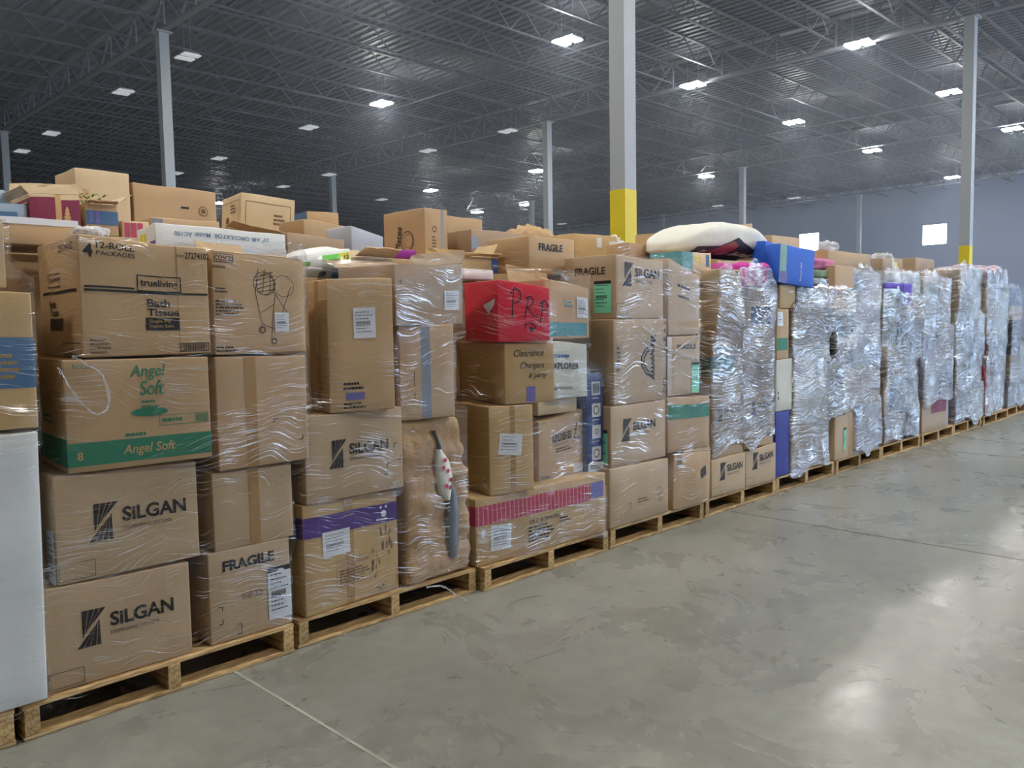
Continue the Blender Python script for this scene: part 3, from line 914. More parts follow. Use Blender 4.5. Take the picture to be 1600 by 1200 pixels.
(b.frame('F', .02, .90, .22, .985, .003).text('F', 'COSCO', .03, .915, .022, .08, .02).scribble('F', .02, .60, .17, .66, 2, 'ink')
 .scribble('F', .02, .38, .34, .54, 5, 'ink').scribble('F', .01, .02, .28, .09, 2, 'ink').scribble('F', .0, .83, .2, .88, 1, 'faint')
 .circle('F', .54, .72, .052, .0025).circle('F', .56, .70, .046, .002).circle('F', .76, .70, .05, .002)
 .strokes('F', [[(.44, .78), (.64, .84)], [(.44, .74), (.66, .80)], [(.45, .70), (.67, .76)], [(.46, .66), (.68, .72)], [(.48, .63), (.66, .66)], [(.44, .62), (.48, .86)], [(.52, .62), (.55, .86)], [(.60, .62), (.62, .84)],
                [(.44, .62), (.50, .30), (.48, .22)], [(.66, .62), (.62, .36), (.60, .12)], [(.50, .30), (.72, .22)], [(.64, .64), (.80, .40)], [(.84, .70), (.72, .40)], [(.50, .42), (.64, .50)]],   .0013, 'ink', 'printed_lettering')
 .circle('F', .50, .24, .016, .005).circle('F', .63, .12, .014, .005)
 .label('F', .64, .22, .80, .42, seed=8).flap('F', 172, .05).flap('B', 60, .12, 0, .6))
b = box('tall filler carton standing behind the bath tissue carton', .92, 1.14 - .42, T, 1.0, 1.69, d=.40, mat='t')
# --- pallet 2
b = box('scuffed carton with a wide purple band under a dispenser carton', 1.985, .03, T, .572, .528, d=.50, rot=4, mat='y', bulge=.01, amp=.006, zr=-.012)
(b.rect('F', .0, .70, 1, .885, 'purple').rect('L', 0, .70, 1, .885, 'purple').scribble('F', .74, .72, .93, .755, 1, 'whiteink', eps=.003)
 .disc('F', .83, .79, .018, .018, 'whiteink', 'printed_lettering').disc('F', .80, .855, .007, .007, 'whiteink').disc('F', .86, .855, .007, .007, 'whiteink')
 .label('F', .17, .50, .45, .73, seed=11, n=6).frame('F', .30, .19, .74, .44, .002, 'faint').text('F', 'S.K.U. # E-106-0701', .34, .375, .018, .18, 0, 'faint').scribble('F', .33, .21, .70, .35, 5, 'faint')
 .scuff('F', .84, .52, .05, .14).scuff('F', .70, .30, .03, .09).scuff('F', .79, .05, .06, .02).tape('F', 'tape', .05, .05, .45))
b = box('dispenser carton with SILGAN print on the purple-banded carton', 2.002, .02, .668, .562, .412, d=.42, mat='s')
b.silgan('F', .22, .37, .135).brackets('F', [(.90, .56, 1, -1), (.98, .36, -1, 1), (.82, .33, 1, -1), (.82, .20, -1, 1)]).text('L', 'CALL', .55, .38, .025, .06, .02)
b = box('tall tan carton with a square white label under the film, above the dispenser carton', 2.146, .02, 1.083, .335, .63, d=.26, rot=-12, mat='t', amp=.006, zr=.01)
b.label('F', .38, .55, .72, .78, seed=13).scribble('F', .20, .16, .56, .23, 2, 'ink').rect('F', .24, .09, .52, .145, 'lavender').scribble('F', .2, .02, .6, .075, 2, 'ink').tape('L', 'tape', .05, .05, .5)
b = box('tall tan carton with a vertical strip of grey tape', 2.568, .03, 1.005, .32, .482, d=.42, rot=-10, mat='t', amp=.006)
b.tape('F', 'greytape', .055, .05, .47).strokes('F', [[(.25, .52), (.25, .36)], [(.25, .30), (.26, .24)]], .002)
b = box('greyish carton with corner marks and a small white label over the grey-taped carton', 2.525, -.005, 1.49, .478, .325, d=.45, rot=4, mat='d', zl=-.02, zr=.0, open_top=True)
b.label('F', .70, .24, .93, .56, seed=17, n=8).brackets('F', [(.07, .74, 1, -1), (.07, .52, 1, 1)]).flap('B', 20, .14).flap('R', 60, .08)
b = box('tall plain filler carton at the back of the second pallet', 2.02, .62, T, .98, 1.62, d=.46, mat='t')
# --- pallet 3
b = box('long carton with a pink striped band and lot number print', 3.055, .02, T, 1.10, .382, d=.50, rot=-2, mat='y', bulge=.008, zr=.0)
b.rect('F', .0, .60, .86, .885, 'pink').rect('L', 0, .60, 1, .885, 'pink')
for i in range(28): b.rect('F', .015 + i * .0305, .60, .0205 + i * .0305, .885, 'pinkline', 'printed_stripes', .0026)
for i in range(5): b.rect('L', .08 + i * .18, .60, .10 + i * .18, .885, 'pinkline', 'printed_stripes', .0026)
(b.rect('F', .865, .62, .98, .88, 'lavender', eps=.0016).text('F', 'S.K.U. # 38042307', .37, .45, .026, .26, .01).scribble('F', .36, .16, .58, .42, 5, 'ink').scribble('F', .60, .36, .70, .46, 2, 'ink')
 .label('F', .095, .18, .235, .56, seed=19, tilt=-.04).rect('F', .035, .42, .06, .54, 'paper'))
b = box('brown carton with a tilted square white label, on the left of the pink-striped one', 3.17, .02, .521, .300, .505, d=.40, rot=-12, mat='y', amp=.006)
b.label('F', .20, .44, .72, .68, seed=23, tilt=-.12, n=5).tape('F', 'tape', .035, .05, .52)
b = box('ABCO cleaning products carton standing on the pink-striped one', 3.64, .08, .521, .438, .40, d=.12, rot=3, mat='t', zr=.01, zl=-.03)
for i, ch in enumerate('ABCO'):
    u = .28 + i * .115
    b.rect('F', u, .60, u + .10, .72, 'ink').text('F', ch, u + .022, .625, .03, .028, .01, 'kraftink', eps=.0034)
(b.text('F', 'Clean On Us', .32, .53, .02, .14, 0, shear=.3).strokes('F', [[(.84, .78), (.82, .66), (.78, .60)], [(.82, .66), (.86, .60)], [(.78, .72), (.86, .70)], [(.76, .54), (.80, .60), (.84, .54)], [(.86, .54), (.89, .60), (.93, .54)]], .003, 'ink', 'printed_lettering')
 .disc('F', .84, .79, .01, .01).scribble('F', .36, .42, .80, .50, 2, 'ink').text('F', 'FRAGILE', .04, .945, .009, .05, 0).label('F', .76, .03, .985, .16, seed=2, n=3).scribble('F', .03, .03, .28, .09, 2, 'ink'))
b = box('slim navy carton standing upright with small tool pictures in a column', 4.085, .07, .521, .165, .63, d=.30, mat='u')
for i in range(4):
    v = .79 - i * .225
    b.rect('F', .26, v, .80, v + .14, 'paper')
    if i == 0: b.barcode('F', .32, v + .02, .74, v + .12, eps=.0034)
    else: b.circle('F', .53, v + .07, .03 if i != 2 else .02, .008, 'faint', 'printed_lettering', 14)
    b.scribble('F', .26, v - .04, .9, v - .02, 1, 'whiteink', eps=.003)
b.rect('F', .03, .0, .97, .085, 'paper').scribble('F', .15, .015, .85, .07, 2, 'ink', eps=.0034)
b = box('brown carton with marker handwriting Clearance Chargers, in the middle of its stack', 3.284, .0, 1.03, .335, .352, d=.56, rot=-14, mat='y', zr=-.012)
(b.text('F', 'Clearance', .17, .78, .040, .205, 0.004, shear=.35, part='handwriting').text('F', 'Chargers', .30, .55, .048, .165, 0.004, shear=.35, part='handwriting')
 .text('F', '& party', .46, .40, .036, .13, 0.004, shear=.35, part='handwriting').rect('F', .42, .02, .60, .28, 'lavender', 'packing_tape', .0016).tape('L', 'tape', .03, .05, .03))
b = box('bright red carton marked PRP in marker, top of its stack', 3.236, .0, 1.386, .340, .350, d=.42, rot=-16, mat='r', zr=-.045)
b.strokes('F', [[(.26, .40), (.27, .55), (.30, .86)], [(.24, .80), (.32, .90), (.42, .86), (.44, .74), (.36, .66), (.30, .64)],
                [(.50, .42), (.55, .62), (.58, .78)], [(.52, .74), (.62, .80), (.68, .72), (.62, .62), (.55, .60), (.66, .46), (.74, .44)],
                [(.80, .34), (.84, .56), (.86, .72)], [(.80, .68), (.90, .76), (.97, .66), (.92, .58), (.85, .56)],
                [(.50, .24), (.54, .32), (.62, .33), (.70, .26), (.69, .20)], [(.58, .20), (.62, .25), (.67, .20), (.60, .18)]], .0035)
b.disc('F', .63, .215, .010, .012, 'ink', 'handwriting')
W_, H_ = b.d, b.h
b.poly('L', [(.62 * W_, .60 * H_), (.95 * W_, .70 * H_), (.93 * W_, .60 * H_), (.78 * W_, .46 * H_)], 'paper', 'torn_label', .004)
b = box('thin white carton lying behind the red carton', 3.36, .46, 1.762, .29, .065, d=.30, mat='w')
b = box('tan carton with a white label and faded teal print, right of the red carton', 3.712, .08, 1.388, .368, .36, d=.35, rot=-6, mat='t', zr=-.05, open_top=True)
b.label('F', .70, .40, .97, .80, seed=29, n=8).rect('F', .02, .05, .95, .30, 'teal').scribble('F', .42, .58, .66, .72, 2, 'teal').flap('F', 165, .10).flap('B', 70, .12)
b = box('pale carton marked MADE IN U.S.A. below the teal-printed one', 3.705, .06, 1.02, .345, .362, d=.35, rot=-4, mat='c', zr=-.03)
b.text('F', 'MADE IN U.S.A.', .12, .16, .018, .17, .02).scribble('F', .12, .70, .75, .80, 1, 'blue').text('F', 'EXPLORER', .06, .52, .04, .25, .03)
b = box('small flattened tan carton wedged on top of the ABCO carton', 3.66, .10, .925, .36, .085, d=.34, rot=0, mat='l', bulge=.006)
b = box('tall filler carton at the back left of the third pallet', 3.12, .62, T, .50, 1.62, d=.46, mat='t')
b = box('tall filler carton at the back right of the third pallet', 3.64, .62, T, .54, 1.68, d=.46, mat='t')
b = box('upper carton marked FRAGILE high behind the red carton', 4.02, .50, 1.82, .46, .245, d=.40, mat='t')
b.text('F', 'FRAGILE', .20, .62, .05, .24, .03).rect('F', .55, .0, .80, .14, 'teal')
# --- pallet 4
b = box('lowest carton of the tall middle tower, bowed front with faint handling marks', 4.222, .0, T, .665, .392, d=.50, mat='s', bulge=.02, amp=.006, zr=-.01)
b.scribble('F', .42, .32, .64, .42, 2, 'faint').circle('F', .80, .45, .028, .004, 'faint').circle('F', .82, .30, .02, .004, 'faint').strokes('F', [[(.30, .24), (.30, .36)], [(.28, .36), (.32, .36)]], .002, 'faint', 'printed_lettering')
b = box('dispenser carton low in the tall middle tower, mint label on its side', 4.250, .01, .533, .620, .402, d=.42, mat='s')
b.silgan('F', .17, .40, .15).frame('F', .0, .03, .24, .23, .002).label('L', .55, .05, .95, .62, 'mint', 31, True)
b = box('Brawny carton with sideways lettering in the tall middle tower', 4.290, .01, .939, .600, .562, d=.46, mat='s', amp=.005)
(b.text('F', 'Brawny', .64, .80, .080, .31, .04, rot=-90).strokes('F', [[(.64, .66), (.58, .64), (.50, .54), (.50, .44), (.58, .34), (.64, .32)], [(.64, .62), (.60, .60), (.54, .52), (.54, .46), (.60, .38), (.64, .36)]], .007, 'ink', 'printed_lettering')
 .text('F', '4', .93, .97, .03, None, .02, rot=-90).scribble('F', .93, .60, .99, .9, 3).text('F', '15712', .91, .26, .03, .10, .02, rot=-90).frame('F', .04, .38, .13, .70, .002).scribble('F', .05, .39, .12, .69, 6, 'ink')
 .circle('F', .52, .18, .035, .003, 'faint').frame('L', .3, .3, .5, .52, .002, 'faint').scribble('L', .32, .32, .48, .5, 4, 'faint'))
b = box('top dispenser carton of the tall middle tower, FRAGILE and mint label on its side', 4.318, .01, 1.505, .530, .420, d=.44, mat='s', zr=-.03)
b.silgan('F', .12, .52, .16).text('L', 'FRAGILE', .22, .70, .05, .26, .03).label('L', .60, .10, .92, .60, 'mint', 37, True).frame('F', .0, .03, .24, .24, .002)
b = box('carton with smudged print right of the top dispenser carton, film bunched over it', 4.896, .0, 1.384, .39, .52, d=.44, mat='s', zr=-.10, zl=.02, amp=.006)
b.scribble('F', .3, .66, .85, .74, 1).scribble('F', .3, .52, .85, .58, 1)
b = box('FRAGILE carton with mint label right of the Brawny carton', 4.90, .0, .955, .355, .42, d=.44, rot=-4, mat='s')
b.text('F', 'FRAGILE', .25, .78, .035, .22, .02).label('F', .72, .02, .96, .55, 'mint', 41, True).tape('F', 'tape', .05, .1, .02)
b = box('tan carton with a wide dark green band, bottom squeezed', 4.89, .0, .552, .47, .395, d=.44, rot=-5, mat='t', zr=-.02, amp=.008)
b.rect('F', .0, .60, 1, .86, 'green')
b = box('crushed open carton at the bottom right of the tall middle tower', 4.93, -.01, T, .43, .41, d=.42, rot=-4, mat='t', amp=.02, bulge=.012, sh=.02, zr=-.03, open_top=True)
b.flap('F', 110, .09, .25, 1).scribble('F', .06, .80, .22, .97, 6, 'ink').poly('F', [(.30, .20), (.37, .23), (.36, .30), (.29, .27)], 'ink', 'black_label', .006)
b = box('tall filler carton at the back of the tall middle tower', 4.50, .50, T, .82, 1.74, d=.58, mat='t')
# --- pallet 5
b = box('small dispenser carton with SILGAN print, left one of the low pair', 5.462, .0, T, .50, .292, d=.42, mat='s')
b.silgan('F', .20, .40, .135).frame('F', .0, .03, .26, .25, .002).label('L', .70, .03, .97, .80, 'mint', 43, True)
b = box('small dispenser carton with SILGAN print, right one of the low pair', 5.967, .0, T, .50, .292, d=.42, mat='s', zr=.015)
b.silgan('F', .20, .44, .135).frame('F', .0, .03, .26, .25, .002)
b = box('dispenser carton half veiled by film above the left low dispenser carton', 5.48, .01, .432, .47, .385, d=.42, mat='s')
b.silgan('F', .14, .72, .13)
b = box('dispenser carton veiled by film above the right low dispenser carton', 5.96, .01, .446, .48, .37, d=.42, mat='s')
b.silgan('F', .2, .70, .13)
box('thin tan carton under the teal-banded one', 5.50, .03, .82, .44, .155, d=.42, mat='t')
b = box('tan carton with a teal band beside the FRAGILE mint-labelled carton', 5.50, .03, .978, .44, .265, d=.46, mat='t')
b.rect('F', .0, .30, .75, .85, 'teal').rect('L', 0, .30, 1, .85, 'teal')
b = box('tan carton with an upright blue stripe on its side', 5.56, .03, 1.246, .40, .21, d=.46, mat='t')
b.rect('L', .40, 0, .68, 1, 'blue')
b = box('plain golden carton with smudged side print, over the blue-striped one', 5.60, .03, 1.459, .42, .21, d=.46, mat='y')
b.scribble('L', .1, .75, .5, .9, 1, 'faint')
b = box('golden carton with rows of faded side print, top of its corner stack', 5.61, .03, 1.672, .34, .20, d=.48, mat='y')
b.scribble('L', .1, .15, .8, .85, 4, 'faint').scribble('F', .2, .3, .6, .5, 1, 'faint')
box('dull carton in the right column behind film, over the right veiled dispenser carton', 5.95, .02, .82, .50, .30, d=.42, mat='d')
b = box('pale carton behind thick film, right of the teal-banded one', 5.95, .02, 1.123, .50, .28, d=.42, mat='s')
b = box('tan carton with a blue panel behind film, right of the golden cartons', 6.03, .02, 1.406, .43, .23, d=.42, mat='s')
b.rect('F', .10, .15, .85, .8, 'blue')
box('dull carton in film directly under the magenta bag', 6.03, .02, 1.639, .43, .10, d=.42, mat='d')
box('tall filler carton at the back of the fifth pallet, under the white pillow', 5.42, .56, T, 1.04, 1.72, d=.54, mat='t')
b = box('small carton with teal corner panel and yellow print, tucked under the white pillow', 5.52, .30, 1.876, .42, .145, d=.30, mat='l')
b.rect('F', 0, 0, .35, 1, 'teal').scribble('F', .40, .3, .7, .85, 3, 'yellow').rect('L', .0, .0, 1, 1, 'teal').rect('F', .8, .25, .93, .9, 'slate')
# --- pallet 6
b = box('tall indigo slab carton at the foot of its pallet', 6.50, .02, T, .25, .56, d=.50, mat='p', name='indigo_carton')
b = box('cream carton with a creased face above the indigo slab', 6.51, .02, .70, .28, .44, d=.46, mat='c', amp=.01, zl=.0, zr=.0)
b.disc('F', .1, .36, .008, .01).disc('F', .1, .26, .008, .014)
b = box('upright tan carton with white label and teal foot band', 6.51, .02, 1.143, .215, .425, d=.46, mat='t')
b.label('F', .02, .66, .45, .93, seed=47, n=4).rect('F', 0, .18, .9, .42, 'green')
b = box('small tan carton over the upright tan one, under the blue packages', 6.56, .02, 1.572, .28, .20, d=.46, mat='y')
b.rect('F', .55, .68, .8, .74, 'paper')
box('greyish tan carton at the foot of the film beside the indigo slab', 6.77, .02, T, .72, .40, d=.46, mat='s')
b = box('pale cream carton under film right of the cream one', 6.81, .02, .541, .68, .40, d=.46, mat='c')
b = box('white carton under film high beside the cream one', 6.81, .02, .945, .68, .30, d=.46, mat='g')
box('brown-grey carton under thick film beside the upright tan one', 6.78, .02, 1.249, .70, .30, d=.46, mat='d')
box('dull lavender carton at the top of the film beside the green cloths', 6.86, .02, 1.553, .62, .22, d=.46, mat='q')
box('tall filler carton at the back of the sixth pallet', 6.78, .54, T, .81, 1.76, d=.56, mat='t')
# --- pallet 7
b = box('bare carton with a mint green label at the bottom, film ending above it', 7.62, .0, T, .42, .48, d=.42, mat='s')
b.label('F', .42, .18, .56, .62, 'mint', 53, True).rect('F', .72, 0, 1, 1, 'tape', 'packing_tape', .0014).scribble('F', .2, .86, .7, .94, 1)
box('pale wrapped carton next to the bare mint-labelled carton', 8.05, .0, T, .62, .46, d=.42, mat='q')
b = box('narrow orange-brown carton with a maroon patch standing on the bare mint-labelled one', 7.60, .01, .62, .20, .42, d=.42, mat='t')
b.rect('F', .1, .55, 1, .9, 'maroon')
box('grey-brown carton under film right of the narrow orange-brown one', 7.81, .01, .62, .84, .38, d=.42, mat='s')
b = box('dark taupe carton with a sagging film pocket, mid height', 7.64, .01, 1.045, .40, .36, d=.42, mat='k')
b = box('whitish carton with two black bars above the dark taupe one', 7.56, .01, 1.409, .34, .15, d=.42, mat='c')
b.rect('F', .38, .2, .46, .85, 'ink').rect('F', .55, .2, .6, .85, 'ink')
b = box('bare orange-tan carton with a torn top hanging over the whitish one', 7.50, -.035, 1.562, .42, .40, d=.46, mat='t', zr=.0)
box('pale carton under film right of the dark taupe one', 8.05, .01, 1.004, .60, .42, d=.42, mat='g')
box('lavender carton under film at the top right of its pallet', 7.95, .01, 1.428, .70, .44, d=.42, mat='q')
box('tall filler carton at the back of the seventh pallet', 8.0, .54, T, .71, 1.82, d=.56, mat='t')
# --- pallets 8 to 12: wrapped piles getting small
r = random.Random(11)
def pile(i, spec, what):
    x0 = PX[i]
    for (lab, dx, z, w, h, mat, extra) in spec:
        b = box(lab, x0 + dx + r.uniform(0, .012), r.uniform(.0, .05), z, w - .02, h, d=.40, mat=mat, rot=r.uniform(-3.5, 3.5), amp=.008)
        for e in extra: getattr(b, e[0])(*e[1:])
    box('tall filler carton at the back of ' + what, x0 + .04, .54, T, 1.03, 1.71 if i == 11 else 1.80, d=.56, mat='t')
pile(8, [('low taupe carton in torn film at the foot of the blue tub pile', .08, T, .60, .30, 'd', []),
         ('dark taupe carton at the foot of the blue tub pile', .69, T, .36, .295, 'k', []),
         ('kraft carton left of the blue tub', .05, .44, .20, .40, 't', []),
         ('dull brown carton over the blue tub', .06, .845, .50, .24, 'd', []),
         ('grey carton right of the one over the blue tub', .58, .845, .46, .24, 'q', []),
         ('brown carton with a dark edge in the middle of the blue tub pile', .02, 1.088, .50, .34, 'd', [('tape', 'F', 'greytape', .03, .05, .4)]),
         ('dark grey-brown carton beside the one with a dark edge', .54, 1.088, .50, .34, 'k', []),
         ('upright grey-green carton beside the purple cloth', -.02, 1.43, .36, .385, 'e', []),
         ('brown carton under the purple cloth end', .36, 1.43, .68, .22, 'd', []),
         ('white carton with print lines above the purple cloth', .02, 1.82, .50, .14, 'w', [('rect', 'F', .2, .7, .6, .8, 'ink'), ('rect', 'F', .2, .2, .5, .28, 'ink')]),
         ('lavender carton behind film at the top right of the purple cloth', .56, 1.655, .48, .28, 'q', [])], 'the eighth pallet')
pile(9, [('low brown carton with a maroon patch, standing clear of the film', .04, T, .80, .40, 'd', [('rect', 'F', .35, .52, .95, .95, 'maroon')]),
         ('narrow grey carton beside the brown maroon-patched one', .86, T, .20, .40, 'q', []),
         ('dull carton above the brown maroon-patched one', .04, .545, .50, .362, 'g', []),
         ('dark grey block carton in the film, mid height', .56, .545, .48, .36, 'k', []),
         ('silvery grey carton under film above the dull one', .04, .91, .50, .32, 'q', []),
         ('brown upright carton with a dark edge, far wrapped pile', .56, .91, .46, .40, 'd', []),
         ('pale carton in bright film near the top left', .04, 1.234, .48, .42, 'w', []),
         ('tan carton peeking from the film near the top', .54, 1.315, .30, .55, 't', []),
         ('white carton under bright film, top of its column', .04, 1.658, .48, .28, 'w', [])], 'the ninth pallet')
pile(10, [('grey carton at the foot of the pile before the red bag', .04, T, .50, .46, 'q', []),
          ('light carton at the foot beside the grey one', .56, T, .48, .40, 'c', []),
          ('pale carton above the light one', .56, .54, .48, .42, 'g', []),
          ('green-grey carton above the grey foot one', .04, .60, .50, .40, 'e', []),
          ('tall narrow cream carton in the middle of its pile', .02, 1.003, .34, .52, 'c', []),
          ('grey carton right of the tall narrow cream one', .38, 1.003, .66, .42, 'q', []),
          ('tall kraft carton with a dark spot, standing high', .04, 1.525, .42, .52, 'd', [('disc', 'F', .5, .7, .03, .02, 'ink')]),
          ('silver-white carton standing highest beside the tall kraft one', .50, 1.428, .50, .66, 'w', [])], 'the tenth pallet')
pile(11, [('pale carton at the foot right of the red bag', .50, T, .54, .50, 'w', []),
          ('dark carton right above the red bag', .06, .82, .36, .34, 'm', []),
          ('pale carton above the foot one right of the red bag', .50, .64, .54, .50, 'g', []),
          ('upright kraft carton hanging over the dark one', .02, 1.165, .40, .32, 's', [('disc', 'F', .35, .5, .02, .02, 'ink')]),
          ('taller kraft carton under the pinkish bag', .06, 1.488, .38, .36, 't', []),
          ('silvery carton right of the kraft ones at the far end', .48, 1.143, .56, .66, 'w', [])], 'the eleventh pallet')
pile(12, [('taupe carton at the foot of the last pile', .05, T, .98, .40, 'q', []),
          ('brown-grey carton above the foot of the last pile', .05, .54, .50, .36, 's', []),
          ('pale carton right in the middle of the last pile', .56, .54, .48, .46, 'w', []),
          ('tan carton under the dark blue film of the last pile', .05, 1.40, .90, .20, 't', []),
          ('slate blue carton on top of the last pile', .05, 1.603, .90, .26, 'u', [])], 'the last pallet')
b = box('dark bin with a rounded rim in the last pile', PX[12] + .05, .0, .903, .50, .49, d=.44, mat='k', name='dark_bin', cat='bin')

# --- second row: bulk cartons that carry the things showing over the top
fill2 = [(0, 1.90), (1, 1.99), (2, 1.90), (3, 1.95), (4, 2.02), (5, 2.0), (6, 2.05), (7, 2.05), (8, 2.0)]
for i, h in fill2:
    box('bulk carton of the second row, its top edge just behind %s' % ['the left edge boxes', 'the bath tissue carton', 'the white pack', 'the red carton', 'the top dispenser carton', 'the white pillow', 'the blue packages', 'the wide tan carton', 'the purple cloth'][i],
        PX[i] + .12, 1.33, T, 1.08, h - T, d=1.05, mat='t', name='bulk_carton')
fill3 = [(1, 2.10), (2, 2.184), (3, 2.15), (4, 2.15), (5, 2.10), (6, 2.1)]
for i, h in fill3:
    box('bulk carton of the third row behind the second, %s from the left' % ORD[i - 1], PX[i] + .25, 2.5, 0.001, 1.1, h, d=1.1, mat='t', name='bulk_carton')

# ------------------------------------------------------------------ soft things
class Blob: pass
def blob_bm(w, d, h, e=.35, amp=.02, ns=6, n=12, seed=0, crease=0, flat=True, warp=None):
    """soft body on a box footprint: cube grid pushed to a superellipsoid, then wrinkled"""
    bm = bmesh.new(); cache = {}
    def V(a, b_, c):
        k = (round(a, 4), round(b_, 4), round(c, 4))
        if k in cache: return cache[k]
        v = Vector((a, b_, c)); p = 1 / e
        l = (abs(a) ** (2 * p) + abs(b_) ** (2 * p) + abs(c) ** (2 * p)) ** (1 / (2 * p))
        v = v / max(l, 1e-6)
        q = Vector((v.x * w / 2, v.y * d / 2, v.z * h / 2 + h / 2))
        nn = v.normalized()
        dd = amp * noise.noise(q * ns + Vector((seed, seed * .3, 0))) + amp * .5 * noise.noise(q * ns * 2.7 + Vector((seed, 0, 4)))
        if crease: dd += crease * (noise.noise(Vector((q.x * 2.5 + seed, q.y * 2, q.z * 16))))
        q += nn * dd
        if warp: q = warp(q)
        if flat: q.z = max(q.z, 0.0)
        cache[k] = bm.verts.new(q); return cache[k]
    t = [-1 + 2 * i / n for i in range(n + 1)]
    for ax in range(3):
        for sgn in (-1, 1):
            for i in range(n):
                for j in range(n):
                    qs = []
                    for a, b_ in ((t[i], t[j]), (t[i + 1], t[j]), (t[i + 1], t[j + 1]), (t[i], t[j + 1])):
                        c = [0, 0, 0]; c[ax] = sgn; c[(ax + 1) % 3] = a; c[(ax + 2) % 3] = b_
                        qs.append(V(*c))
                    if sgn < 0: qs.reverse()
                    try: bm.faces.new(qs)
                    except ValueError: pass
    return bm
def blob(name, label, cat, x, o, z, w, d, h, mat, rot=0, group=None, rec=True, **k):
    bm = blob_bm(w, d, h, seed=hash_s(label) % 50, **k)
    ob = obj(name, bm, mat, None, (x + w / 2, Y0 + o + d / 2, z), smooth=True)
    ob.rotation_euler = (0, 0, math.radians(rot))
    tag(ob, label, cat, group)
    if rec: BLOBS.append((x, o, z, w, h, d, 0))
    return ob
BLOBS = []
SOFT = {
    'white': simple('white_fabric', '#DAD8CC', .85, 0, .05, .25, 18),
    'magenta': simple('magenta_fleece', '#C93A9A', .8, 0, .25, .6, 40),
    'pinkfilm': simple('pinkish_film', '#9E7F8F', .35, 0, .25, .4, 9),
    'redbag': simple('red_plastic', '#B81E33', .3, 0, .25, .4, 14),
    'pink': simple('pink_cloth', '#C9749A', .8, 0, .2, .4, 16),
    'green': simple('sage_green_cloth', '#7F9478', .85, 0, .2, .4, 16),
    'greywhite': simple('grey_white_cloth', '#B7B9BE', .85, 0, .2, .4, 16),
    'purple': simple('purple_cloth', '#5E44B0', .7, 0, .15, .4, 16),
    'kraftbag': simple('creased_kraft_paper', '#B9966A', .6, 0, .14, 1.0, 16),
    'greyplastic': simple('grey_plastic', '#6F747A', .35, 0, .2, .5, 14),
    'blue': simple('blue_plastic', '#3E6F9C', .35, 0, .1, 0, 4),
    'packw': simple('glossy_white_pack', '#D6DCD2', .35, 0, .04, .15, 12),
    'green2': simple('green_leaf', '#4C8A2E', .6, 0, .3, .2, 20),
    'packblue': simple('glossy_blue_pack', '#2C66D6', .3, 0, .05, .1, 8),
    'darkprint': simple('dark_print', '#34303C', .8, 0, .3, .2, 8),
    'brownprint': simple('brown_print', '#9A5F4C', .8, 0, .3, .2, 8),
}
def wad_mat():
    m, nt, N, L, b = new_mat('bunched_clear_film')
    b.inputs['Base Color'].default_value = (.86, .88, .92, 1); b.inputs['Roughness'].default_value = .12
    b.inputs['Alpha'].default_value = .55
    tc = N.new('ShaderNodeTexCoord'); nz = N.new('ShaderNodeTexNoise'); nz.inputs['Scale'].default_value = 45; nz.inputs['Detail'].default_value = 3
    L.new(tc.outputs['Object'], nz.inputs['Vector'])
    bp = N.new('ShaderNodeBump'); bp.inputs['Strength'].default_value = 1; bp.inputs['Distance'].default_value = .02
    L.new(nz.outputs['Fac'], bp.inputs['Height']); L.new(bp.outputs[0], b.inputs['Normal'])
    return m
M_WAD = wad_mat()

# kraft bundle bottom right of pallet 2
def lean(q): return Vector((q.x - .10 * max(0, q.z - .45) + (.04 if q.x > 0 else 0) * (1 - q.z), q.y, q.z))
kb = blob('paper_bundle', 'bulging creased kraft paper bundle, torn open on its right side', 'bag', 2.575, .02, T, .42, .45, .865, SOFT['kraftbag'],
          e=.16, amp=.016, ns=8, crease=.030, n=26, warp=lean)
def strip_on(parent, name, mat, w, h, amp, loc, seed, pts, rot=0):
    bm = bmesh.new(); n = len(pts); m = 5
    g = []
    for i, (cx, z, hw) in enumerate(pts):
        r = []
        for j in range(m + 1):
            t = j / m * 2 - 1
            r.append(bm.verts.new((cx + hw * t, -.022 * (1 - t * t) + .006 * noise.noise(Vector((i * .8, j, seed))), z)))
        g.append(r)
    for i in range(n - 1):
        for j in range(m): bm.faces.new((g[i][j], g[i][j + 1], g[i + 1][j + 1], g[i + 1][j]))
    bk = [bm.verts.new((g[i][0].co.x * .5 + g[i][m].co.x * .5, .03, g[i][0].co.z)) for i in range(n)]
    for i in range(n - 1):
        bm.faces.new((g[i + 1][0], bk[i + 1], bk[i], g[i][0])); bm.faces.new((g[i][m], bk[i], bk[i + 1], g[i + 1][m]))
    o = obj(name, bm, mat, parent, loc, True); return o
strip_on(kb, 'grey_lining', SOFT['greyplastic'], 0, 0, 0, (.0, -.225, 0), 1, [(.10, .10, .03), (.10, .22, .05), (.11, .35, .05), (.10, .45, .03), (.07, .55, .02), (.03, .68, .015), (-.02, .80, .01)])
fl = strip_on(kb, 'floral_lining', SOFT['white'], 0, 0, 0, (.0, -.232, 0), 2, [(.06, .42, .015), (.05, .47, .05), (.045, .55, .06), (.03, .63, .05), (.005, .70, .02)])
bm = bmesh.new()
for i, (a, c) in enumerate(((.04, .50), (.07, .53), (.05, .58), (.02, .60), (.03, .64), (.06, .49))):
    q = [bm.verts.new((a + .013 * math.cos(k * PI / 3), -.0255 - .001 * i, c + .013 * math.sin(k * PI / 3))) for k in range(6)]; bm.faces.new(q)
obj('flower_print', bm, INK['pink'], fl)

